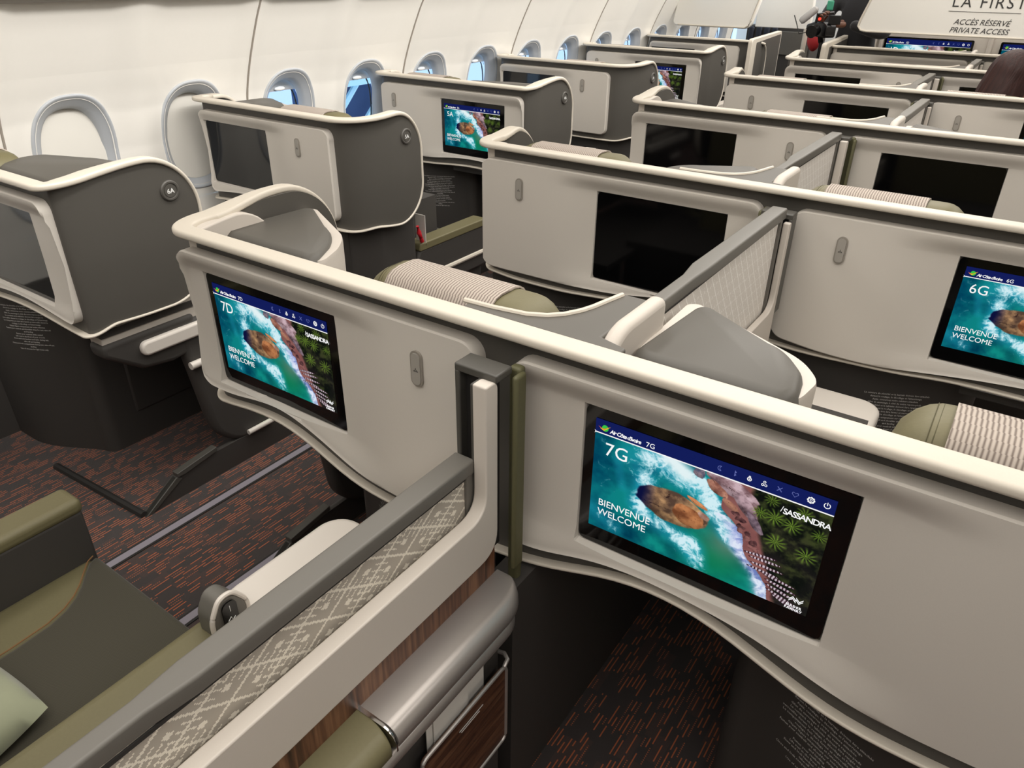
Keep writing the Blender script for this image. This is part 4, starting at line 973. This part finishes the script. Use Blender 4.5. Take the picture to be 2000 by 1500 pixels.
def relief(y):
    """soft vertical fold between the windows of one panel, dark seam between panels; index of boundary decides"""
    i = round((y-1.501)/WP_-.5); yb = 1.501+(i+.5)*WP_; d = abs(y-yb)
    seam = (i % 2 == SEAMPAR)
    f = .026*(1-smooth01(d/(.10 if seam else .13)))
    return f
ZW0, ZW1 = .66, 1.24; ZC = .930
def sell(a, hw, hh, e=2.5):
    ca, sa = math.cos(a), math.sin(a); return math.copysign(abs(ca)**(2/e), ca)*hw, math.copysign(abs(sa)**(2/e), sa)*hh
wb = MB()
ysplit = sorted(set([WIN_Y[0]-WP_/2]+[y+WP_/2 for y in WIN_Y]))
def ylist(y0, y1):
    out = []
    for k in range(25): out.append(y0+(y1-y0)*k/24)
    out += [y0+.003, y0+.004, y0+.008, y1-.003, y1-.004, y1-.008]; return sorted(set(out))
allY = []
for y in WIN_Y: allY += ylist(y-WP_/2, y+WP_/2)
allY = sorted(set(round(q, 5) for q in allY))
for zs in (np.linspace(-.02, ZW0+.004, 10), np.linspace(ZW1-.004, 1.480, 10)):
    wb.grid([[(wx(z)+relief(y), y, z) for z in zs] for y in allY])
NA = 160
for y in WIN_Y:
    P = []
    ac = math.atan2(.29, WP_/2); angs = sorted([2*PI*(k+.5)/NA for k in range(NA)]+[ac, PI-ac, PI+ac, 2*PI-ac])
    for a in angs:
        dy, dz = sell(a, .150, .215)
        ca, sa = math.cos(a), math.sin(a); tt = min((WP_/2)/max(1e-6, abs(ca)), .29/max(1e-6, abs(sa)))
        oy, oz = ca*tt, sa*tt; row = []
        for j in range(9):
            q = (0, .15, .3, .45, .6, .72, .84, .93, 1)[j]; yy = y+dy+(oy-dy)*q; z0 = ZC+dz; z1 = ZC+.02+oz; zz = z0+(z1-z0)*q
            zz = min(max(zz, ZW0), ZW1); row.append((wx(zz)+relief(yy), yy, zz))
        P.append(row)
    wb.grid(P, closed_u=True)
wl = struct(link('wall_left', wb.mesh('wall_left', MT['wall'], angle=50)))
# thin dark seam lines between sidewall panels
for i in range(-7, 7):
    ys = 1.501+(2*i+1.5)*WP_
    b = MB(); b.grid([[(wx(z)+h, ys+q, z) for z in np.linspace(.0, 1.48, 40)] for q, h in ((-.005, .0255), (-.003, .0300), (.0, .0305), (.003, .0300), (.005, .0255))]); o = link('panel_seam', b.mesh('panel_seam', MT['seam']), wl)
def ring_mesh():
    P = []
    prof = [(.000, 1.0), (.006, .985), (.008, .965), (.004, .94), (-.020, .80), (-.030, .74), (-.060, .715)]
    for k in range(NA):
        a = 2*PI*k/NA; row = []
        for dx, q in prof:
            hw = .168*q-(1-q)*.02; hh = .235*q+(1-q)*.02; dy, dz = sell(a, hw, hh); row.append((wx(ZC+dz)-wx(ZC)+dx, dy, dz))
        P.append(row)
    return MB().grid(P, closed_u=True).mesh('window_surround', MT['winring'], angle=70)
RM = ring_mesh()
gl = bpy.data.materials.new('window_glass'); gl.use_nodes = True; gp_ = gl.node_tree.nodes['Principled BSDF']; gp_.inputs['Transmission Weight'].default_value = 1; gp_.inputs['Roughness'].default_value = .02; gp_.inputs['IOR'].default_value = 1.1; gp_.inputs['Base Color'].default_value = (1, 1, 1, 1)
def ellipse_plate(hw, hh, x0, x1, mat, name, zlo=None):
    pts = [sell(2*PI*k/40, hw, hh) for k in range(40)]
    if zlo is not None: pts = [p for p in pts if p[1] >= zlo]
    return MB().prism(pts, 'x', x0, x1).mesh(name, mat, angle=40)
GP = ellipse_plate(.128, .186, -.062, -.058, gl, 'pane'); PLUG = ellipse_plate(.130, .190, -.036, -.024, MT['plug'], 'window_plug')
IN = MB().tube([(-.066, *sell(2*PI*k/40, .112, .168)) for k in range(41)], .004, 6).mesh('pane_seal', MT['slot'])
SH = ellipse_plate(.129, .188, -.056, -.050, MT['winring'], 'shade', zlo=.115)
HL = MB().tube([(-.044, -.032, .134), (-.044, -.024, .134), (-.044, 0, .134), (-.044, .024, .134), (-.044, .032, .134)], [.002, .008, .011, .008, .002], 12).mesh('shade_handle', MT['whiteprint'])
LAB = {}
for i, y in enumerate(WIN_Y):
    n = i+1
    o = struct(link('window_%d' % n, RM, None, (wx(ZC), y, ZC)))
    if 12 <= i <= 15: link('window_plug', PLUG, o)
    else:
        link('pane', GP, o); link('pane_seal', IN, o); s = link('shade', SH, o); link('shade_handle', HL, s)
# grey valance and stowage bins above the sidewall, ceiling, far side
v = link('overhead_bin', MB().prism(rpoly([(-2.345, 1.478), (-2.345, 2.16), (-1.85, 2.16), (-1.80, 2.02), (-2.02, 1.70), (-2.25, 1.485)], [0, 0, 0, .05, .1, .05]), 'y', -6.0, 6.6).mesh('overhead_bin', MT['bin']))
struct(v)
struct(link('baseboard_left', MB().prism([(-2.56, 0), (-2.40, 0), (-2.42, .42), (-2.50, .50), (-2.58, .50)], 'y', -6, 7.4).mesh('baseboard_left', MT['char'])))
struct(link('ceiling', MB().box(-2.6, 2.6, -6.1, 9.2, 2.15, 2.2).mesh('ceiling', MT['ceil'])))
struct(link('wall_right', MB().box(2.56, 2.62, -6.1, 9.2, 0, 2.15).mesh('wall_right', MT['wall'])))
struct(link('wall_rear', MB().box(-2.62, 2.62, -6.1, -6.05, 0, 2.15).mesh('wall_rear', MT['plug'])))
struct(link('wall_front', MB().box(-2.62, 2.62, 9.15, 9.2, 0, 2.15).mesh('wall_front', MT['plug'])))
for x, wd in ((0, 1.1), (-1.25, .35), (1.25, .35)):
    o = struct(link('ceiling_light', MB().box(x-wd/2, x+wd/2, -.85, 9.0, 2.135, 2.15).mesh('ceiling_light', MT['lampface']), None))
# ------------------------------------------------------------------ forward end
def slab(name, pts, y0, y1, mat, bev=.006): return link(name, MB().prism(pts, 'y', y0, y1).mesh(name, mat), None, bevel=bev)
t = thing('class_divider', (0, 6.18, 0), 'hanging cream partition lettered ACCÈS RÉSERVÉ and PRIVATE ACCESS', 'partition')
pp = rpoly([(-.735, 1.222), (1.6, 1.222), (1.6, 2.10), (-.46, 2.10)], [.07, .03, 0, 0], 8)
link('partition_panel', MB().prism(pp, 'y', 0, .035).mesh('partition_panel', MT['wall']), t, bevel=.008)
link('partition_edge', MB().tube([(x, -.002, z) for x, z in [(-.46, 2.10), (-.715, 1.30), (-.722, 1.26), (-.70, 1.235), (-.66, 1.228), (1.57, 1.228)]], .006, 8).mesh('partition_edge', MT['cap']), t)
for body, size, x, z, sh_ in (('LA PREMIÈRE', .0, 0, 0, 0), ('LA FIRST', .092, -.168, 1.398, 0), ('ACCÈS RÉSERVÉ', .0465, -.128, 1.296, .25), ('PRIVATE ACCESS', .0465, -.142, 1.247, .25)):
    if not size: continue
    me = textmesh(body, size, MT['ink'], shear=sh_, space=1.22 if body == 'LA FIRST' else .98)
    link('lettering', mapped(me, lambda c: (x+c.x, -.002-c.z, z+c.y), MT['ink'], 'lettering'), t)
link('rule', MB().box(-.175, .24, -.003, 0, 1.3715, 1.3735).mesh('rule', MT['ink']), t)
t = thing('class_divider', (0, 6.93, 0), 'blank cream partition hanging over the left windows ahead', 'partition')
link('partition_panel', MB().prism(rpoly([(-2.46, 1.155), (-1.74, 1.155), (-1.66, 1.45), (-1.62, 2.1), (-2.30, 2.1)], [.06, .06, .1, 0, 0], 7), 'y', 0, .04).mesh('partition_panel', MT['wall']), t, bevel=.01)
link('partition_edge', MB().tube([(x, -.003, z) for x, z in [(-2.40, 1.165), (-1.79, 1.165), (-1.755, 1.185), (-1.74, 1.22), (-1.672, 1.46), (-1.635, 2.1)]], .007, 8).mesh('partition_edge', MT['cap']), t)
o = slab('galley_wall', [(-1.86, 1.145), (-1.38, 1.145), (-1.38, 2.12), (-1.86, 2.12)], 7.42, 7.5, MT['wall']); tag(o, 'cream wall panel behind the camera operator, above the dark closet', 'wall panel')
t = thing('closet', (-1.68, 7.75, 0), 'dark open closet under the cream wall panel ahead', 'closet')
link('closet_body', MB().box(-.36, .26, .0, .5, 0, 1.14).mesh('closet_body', MT['char']), t, bevel=.01)
link('closet_shelf', MB().box(-.05, .24, -.02, .0, .90, 1.10).mesh('closet_shelf', MT['rail']), t, bevel=.004)
for q in range(4): link('hanging_coat', MB().box(-.34+.075*q, -.285+.075*q, -.02, .01, .80, 1.13).mesh('hanging_coat', base_mat('dark_blue_cloth', rgb(50, 54, 66), .8)), t, bevel=.015)
o = MB().tube([(-1.40, 7.42, .0), (-1.40, 7.42, 1.15)], .020, 10).build('pole', MT['cap']); tag(o, 'white upright post at the edge of the dark closet', 'post')
t = thing('front_bulkhead', (0, 7.62, 0), 'front bulkhead carrying the monitors reading 1D and 1G', 'bulkhead')
link('bulkhead_panel', MB().box(-.98, 1.0, .03, .10, 0, 1.9).mesh('bulkhead_panel', MT['liner']), t)
for x in (-1.00, -.93, -.86, -.80, .02): link('bulkhead_rib', MB().tube([(x, .02, 0), (x, .02, 1.35)], .022, 8).mesh('bulkhead_rib', MT['liner']), t)
monitor(t, -.775, -.095, .70, 1.112, .0, '1D', bez=(.018, .018, .014, .03))
monitor(t, .095, .775, .70, 1.112, .0, '1G', bez=(.018, .018, .014, .03))

# ------------------------------------------------------------------ outside the windows
t = thing('jet_bridge', (-5.6, 6.4, 0), 'dark blue gantry with pale diagonal struts outside the windows', 'jet bridge')
link('cladding', MB().box(-.6, -.4, -.75, .80, -1.2, .46).mesh('cladding', MT['navy']), t)
for a, b in (((-.55, -.48), (.55, .50)), ((-.20, -.60), (.80, .30)), ((-.75, -.20), (-.05, .46))):
    link('strut', MB().tube([(-.3, a[0], a[1]), (-.3, b[0], b[1])], .034, 6).mesh('strut', emis('sky_lit', (.2, .55, .75, 1), .0) if False else MT['steel']), t)
link('top_beam', MB().box(-.35, -.2, -.8, .8, .44, .50).mesh('top_beam', MT['steel']), t)
o = MB().box(-14, -13.5, -6, 40, -3, 1.0).build('terminal', base_mat('hazy_cladding', rgb(222, 228, 240), .8)); tag(o, 'pale blue terminal building beyond the windows', 'building')

# ------------------------------------------------------------------ people
def skin_body(name, chains, mat, parent=None, sub=2):
    """chains of (point, radius); consecutive chains share points by coordinate"""
    V = []; E = []; R = []; idx = {}
    for ch in chains:
        prev = None
        for p, r in ch:
            kk = tuple(round(q, 4) for q in p)
            if kk not in idx: idx[kk] = len(V); V.append(p); R.append(r)
            i = idx[kk]
            if prev is not None and prev != i: E.append((prev, i))
            prev = i
    me = bpy.data.meshes.new(name); me.from_pydata(V, E, []); o = bpy.data.objects.new(name, me); COL.objects.link(o)
    o.modifiers.new('skin', 'SKIN'); sd = me.skin_vertices[0].data if me.skin_vertices else None
    if sd is None:
        bm = bmesh.new(); bm.from_mesh(me); bm.verts.layers.skin.verify(); bm.to_mesh(me); bm.free(); sd = me.skin_vertices[0].data
    for i, r in enumerate(R):
        rr = r if isinstance(r, tuple) else (r, r); sd[i].radius = rr; sd[i].use_root = (i == 0)
    o.modifiers['skin'].use_smooth_shade = True
    s = o.modifiers.new('sub', 'SUBSURF'); s.levels = s.render_levels = sub; me.materials.append(mat)
    bpy.context.view_layer.update()
    ev = o.evaluated_get(bpy.context.evaluated_depsgraph_get()); m2 = bpy.data.meshes.new_from_object(ev); m2.materials.clear(); m2.materials.append(mat); m2.polygons.foreach_set('use_smooth', [True]*len(m2.polygons))
    bpy.data.objects.remove(o); return link(name, m2, parent)
def head_mesh(mb_name, mat, parent, loc, yaw, pitch, sc=1.0):
    P = []; n, m = 26, 30
    for i in range(n+1):
        th = PI*i/n; row = []
        for j in range(m):
            ph = 2*PI*j/m; x = math.sin(th)*math.cos(ph); y = math.sin(th)*math.sin(ph); z = math.cos(th)
            # face looks to +x
            X, Yy, Z = x*.098, y*.076, z*.118
            if z < 0: X *= 1-.18*(-z)**1.5; Yy *= 1-.30*(-z)**1.4
            front = max(0, x)
            nose = math.exp(-((y/.16)**2))*math.exp(-(((z+.12)/.20)**2)); X += .026*nose*front
            X -= .008*math.exp(-(((abs(y)-.38)/.16)**2))*math.exp(-(((z-.06)/.12)**2))*front
            lips = math.exp(-((y/.28)**2))*(math.exp(-(((z+.42)/.05)**2))+math.exp(-(((z+.54)/.05)**2))); X += .007*lips*front
            X += .010*math.exp(-((y/.25)**2))*math.exp(-(((z+.80)/.12)**2))*front
            row.append((X, Yy, Z))
        P.append(row)
    b = MB().grid(P, closed_v=True)
    o = link(mb_name, b.mesh(mb_name, mat, angle=180), parent, loc); o.rotation_euler = (0, pitch, yaw); o.scale = (sc,)*3; return o
# woman with long hair, seen from behind, head bowed to the right
wr_ = thing('person', (.33, 4.90, 0), 'seated person with long dark brown hair, head bowed to the right, dark blue top', 'person')
Z = 0
skin_body('body', [[((0, .0, .50), (.15, .12)), ((0, -.02, .70), (.13, .10)), ((0.0, -.03, .86), (.15, .09)), ((.0, -.02, .93), (.07, .06)), ((.01, .0, 1.0), (.045, .045)), ((.03, .01, 1.06), (.045, .045))],
                   [((0.0, -.03, .86), (.15, .09)), ((-.17, -.02, .86), (.055, .055)), ((-.20, .10, .68), (.045, .045)), ((-.10, .28, .66), (.034, .034)), ((-.03, .36, .68), (.026, .03))],
                   [((0.0, -.03, .86), (.15, .09)), ((.17, -.02, .86), (.055, .055)), ((.22, .10, .68), (.045, .045)), ((.14, .28, .66), (.034, .034)), ((.08, .36, .68), (.026, .03))],
                   [((0, .0, .50), (.15, .12)), ((-.10, .12, .50), (.085, .08)), ((-.11, .46, .50), (.065, .065)), ((-.11, .50, .12), (.045, .045)), ((-.11, .58, .05), (.04, .035))],
                   [((0, .0, .50), (.15, .12)), ((.10, .12, .50), (.085, .08)), ((.11, .46, .50), (.065, .065)), ((.11, .50, .12), (.045, .045)), ((.11, .58, .05), (.04, .035))]], base_mat('navy_top', rgb(34, 38, 62), .85), wr_)
hd = head_mesh('head', MT['skin2'], wr_, (.065, .02, 1.115), .15, .42, .98)
hair_m = base_mat('dark_brown_hair', rgb(46, 24, 22), .5, spec=.35)
nt = NT(hair_m); p_ = nt.n['Principled BSDF']; co, s_ = nt.obj(); mp = nt.new('ShaderNodeMapping'); mp.inputs['Scale'].default_value = (90, 90, 5); nt.link(co, mp.inputs[0]); nz = nt.new('ShaderNodeTexNoise'); nz.inputs['Scale'].default_value = 1.4; nt.link(mp.outputs[0], nz.inputs[0])
nt.link(nt.mix(nz.outputs[0], rgb(20, 10, 11), rgb(66, 34, 28)), p_.inputs['Base Color']); bb = nt.new('ShaderNodeBump'); bb.inputs['Strength'].default_value = .6; bb.inputs['Distance'].default_value = .004; nt.link(nz.outputs[0], bb.inputs['Height']); nt.link(bb.outputs[0], p_.inputs['Normal'])
P = []
for i in range(30):
    t_ = i/29; row = []
    for j in range(48):
        ph = 2*PI*j/48
        if t_ < .35: th = t_/.35*PI/2; r = math.sin(th); z = .118*math.cos(th)+.005; fl = 1.0
        else: q = (t_-.35)/.65; r = 1+.10*math.sin(q*2.2); z = -.25*q; fl = 1+.25*q
        x = .116*r*math.cos(ph)-.018; y = .098*r*math.sin(ph)*fl
        # open at the face (+x, turned)
        opening = max(0.0, math.cos(ph)-.72)/.28
        if t_ > .22: x -= .07*opening*min(1, (t_-.22)*4)
        x += .03*(max(0, t_-.35))*1.2
        k = 1+.03*math.sin(j*2.2+i*.3)*min(1, t_*3); row.append((x*k, y*k, z))
    P.append(row)
hb = link('hair', MB().grid(P, closed_v=True).mesh('hair', hair_m, angle=180), wr_, (.035, .02, 1.130)); hb.rotation_euler = (0, .26, .12); hb['label'] = 'long straight dark brown hair'

# camera operator standing in the aisle ahead
op = thing('person', (-.90, 7.05, 0), 'standing person in black clothes holding a video camera, hands only visible', 'person')
skin_body('clothed_body', [[((0, 0, .92), (.15, .11)), ((0, 0, 1.15), (.155, .11)), ((0, 0, 1.38), (.18, .11)), ((0, 0, 1.46), (.08, .07)), ((0, 0, 1.52), (.055, .055)), ((0, -.01, 1.58), (.055, .055))],
                      [((0, 0, 1.38), (.18, .11)), ((.21, -.02, 1.38), (.065, .065)), ((.24, -.10, 1.16), (.055, .055)), ((.06, -.26, 1.22), (.045, .045)), ((.0, -.30, 1.235), (.040, .040))],
                      [((0, 0, 1.38), (.18, .11)), ((-.21, -.02, 1.38), (.065, .065)), ((-.27, -.10, 1.18), (.055, .055)), ((-.24, -.28, 1.21), (.042, .042))],
                      [((0, 0, .92), (.15, .11)), ((-.10, 0, .86), (.095, .095)), ((-.11, -.02, .48), (.07, .07)), ((-.11, .02, .10), (.05, .05)), ((-.11, -.10, .045), (.045, .04))],
                      [((0, 0, .92), (.15, .11)), ((.10, 0, .86), (.095, .095)), ((.11, -.02, .48), (.07, .07)), ((.11, .02, .10), (.05, .05)), ((.11, -.10, .045), (.045, .04))]], MT['cloth'], op)
head_mesh('head', MT['skin'], op, (0, -.02, 1.69), -PI/2, .15)
def hand(parent, wrist, dirv, palm_n, mat, name='hand', curl=.9, flip=1, sc=1.0):
    d = Vector(dirv).normalized(); n = Vector(palm_n).normalized(); n = (n-d*n.dot(d)).normalized(); s_ = d.cross(n)*flip; W = Vector(wrist)
    ch = [[(tuple(W), (.028*sc, .022*sc)), (tuple(W+d*.045*sc), (.036*sc, .017*sc)), (tuple(W+d*.085*sc), (.038*sc, .014*sc))]]
    base = tuple(W+d*.085*sc)
    o = skin_body(name, ch, mat, parent, 2)
    V = []
    for f, (off, ln) in enumerate(((-.030, .072), (-.010, .082), (.010, .076), (.029, .060))):
        p = W+d*.080*sc+s_*off*sc; pts = [(tuple(p), .0095*sc)]; a = .25
        for q in range(3): a += curl*(.45+.1*q); p = p+(d*math.cos(a)+n*math.sin(a))*ln*sc*(.42, .32, .26)[q]; pts.append((tuple(p), (.0090, .0085, .0075)[q]*sc))
        skin_body('finger', [pts], mat, o, 1)
    p = W+d*.02*sc-s_*.028*sc; pts = [(tuple(p), .012*sc)]
    for q, (l, a) in enumerate(((.038, .5), (.032, .2))): p = p+(d*math.cos(a)-s_*math.sin(a)+n*.45).normalized()*l*sc; pts.append((tuple(p), (.0105, .009)[q]*sc))
    skin_body('thumb', [pts], mat, o, 1); return o
hand(op, (-.02, -.31, 1.235), (-1, -.12, -.10), (0, .6, -.8), MT['skin'], sc=1.3)
hand(op, (-.235, -.29, 1.215), (.1, -.4, .9), (1, -.5, 0), MT['skin'], flip=-1)
vc = thing('video_camera', (-1.10, 6.72, 1.20), 'black video camera with grey microphone held by the person in black', 'camera')
link('camera_body', MB().prism(rpoly([(-.12, -.06), (.12, -.06), (.14, .02), (.05, .045), (-.06, .05), (-.12, .03)], .02), 'x', -.045, .045).mesh('camera_body', MT['black']), vc, bevel=.008).rotation_euler = (0, 0, .9)
link('lens', MB().tube([(-.02, -.08, -.01), (-.035, -.15, -.018)], [.042, .046], 16).mesh('lens', MT['black']), vc)
link('microphone', MB().tube([(-.145, -.10, .045), (-.135, -.095, .055), (-.055, -.05, .135), (-.045, -.045, .145)], [.018, .028, .026, .012], 14).mesh('microphone', base_mat('mic_foam', rgb(160, 158, 156), .9)), vc)
link('monitor_flap', MB().box(.06, .15, -.08, -.07, .035, .10).mesh('monitor_flap', MT['black']), vc, bevel=.004)
link('tally_light', MB().tube([(.0, -.105, .072), (.0, -.115, .072)], .011, 10).mesh('tally_light', emis('tally_red', (1, .05, .03, 1), 2.0)), vc)
link('teal_tab', MB().box(.02, .07, -.06, -.04, .13, .20).mesh('teal_tab', base_mat('teal_plastic', rgb(60, 150, 120), .4)), vc, bevel=.01)
link('handle', MB().tube([(-.04, -.05, .04), (-.04, -.04, .10), (.06, .03, .11), (.08, .04, .04)], .012, 8).mesh('handle', MT['black']), vc)
link('grip', MB().tube([(0, 0, -.05), (.01, .02, -.10)], .02, 10).mesh('grip', MT['black']), vc)
link('cable', MB().tube([(-.06, -.10, -.02), (-.14, -.10, -.04), (-.17, -.10, .03), (-.20, -.1, .09)], .004, 6).mesh('cable', MT['black']), vc)
P = []
for i in range(13):
    th = PI*i/12; P.append([(.06*math.sin(th)*math.cos(a), .04*math.sin(th)*math.sin(a), .085*math.cos(th)*(1+.1*math.sin(3*a))) for a in np.linspace(0, 2*PI, 17)[:-1]])
rb = link('shoulder_bag', MB().grid(P, closed_v=True).mesh('shoulder_bag', base_mat('red_bag', rgb(176, 40, 44), .6), angle=180), None, (-1.30, 7.36, 1.07)); tag(rb, 'soft red bag hanging behind the video camera', 'bag')
link('shoulder_strap', MB().tube([(0, 0, .075), (-.04, .02, .09), (-.075, .045, .085), (-.10, .06, .08)], .008, 6).mesh('shoulder_strap', MT['cloth']), rb)
tp = thing('tripod', (-1.08, 6.74, 0), 'black tripod under the video camera', 'tripod')
for a in (0, 2.1, 4.2): link('leg', MB().tube([(0, 0, 1.02), (.26*math.cos(a), .22*math.sin(a), .01)], .014, 8).mesh('leg', MT['black']), tp)
link('centre_column', MB().tube([(0, 0, .85), (0, 0, 1.10)], .022, 10).mesh('centre_column', MT['black']), tp)
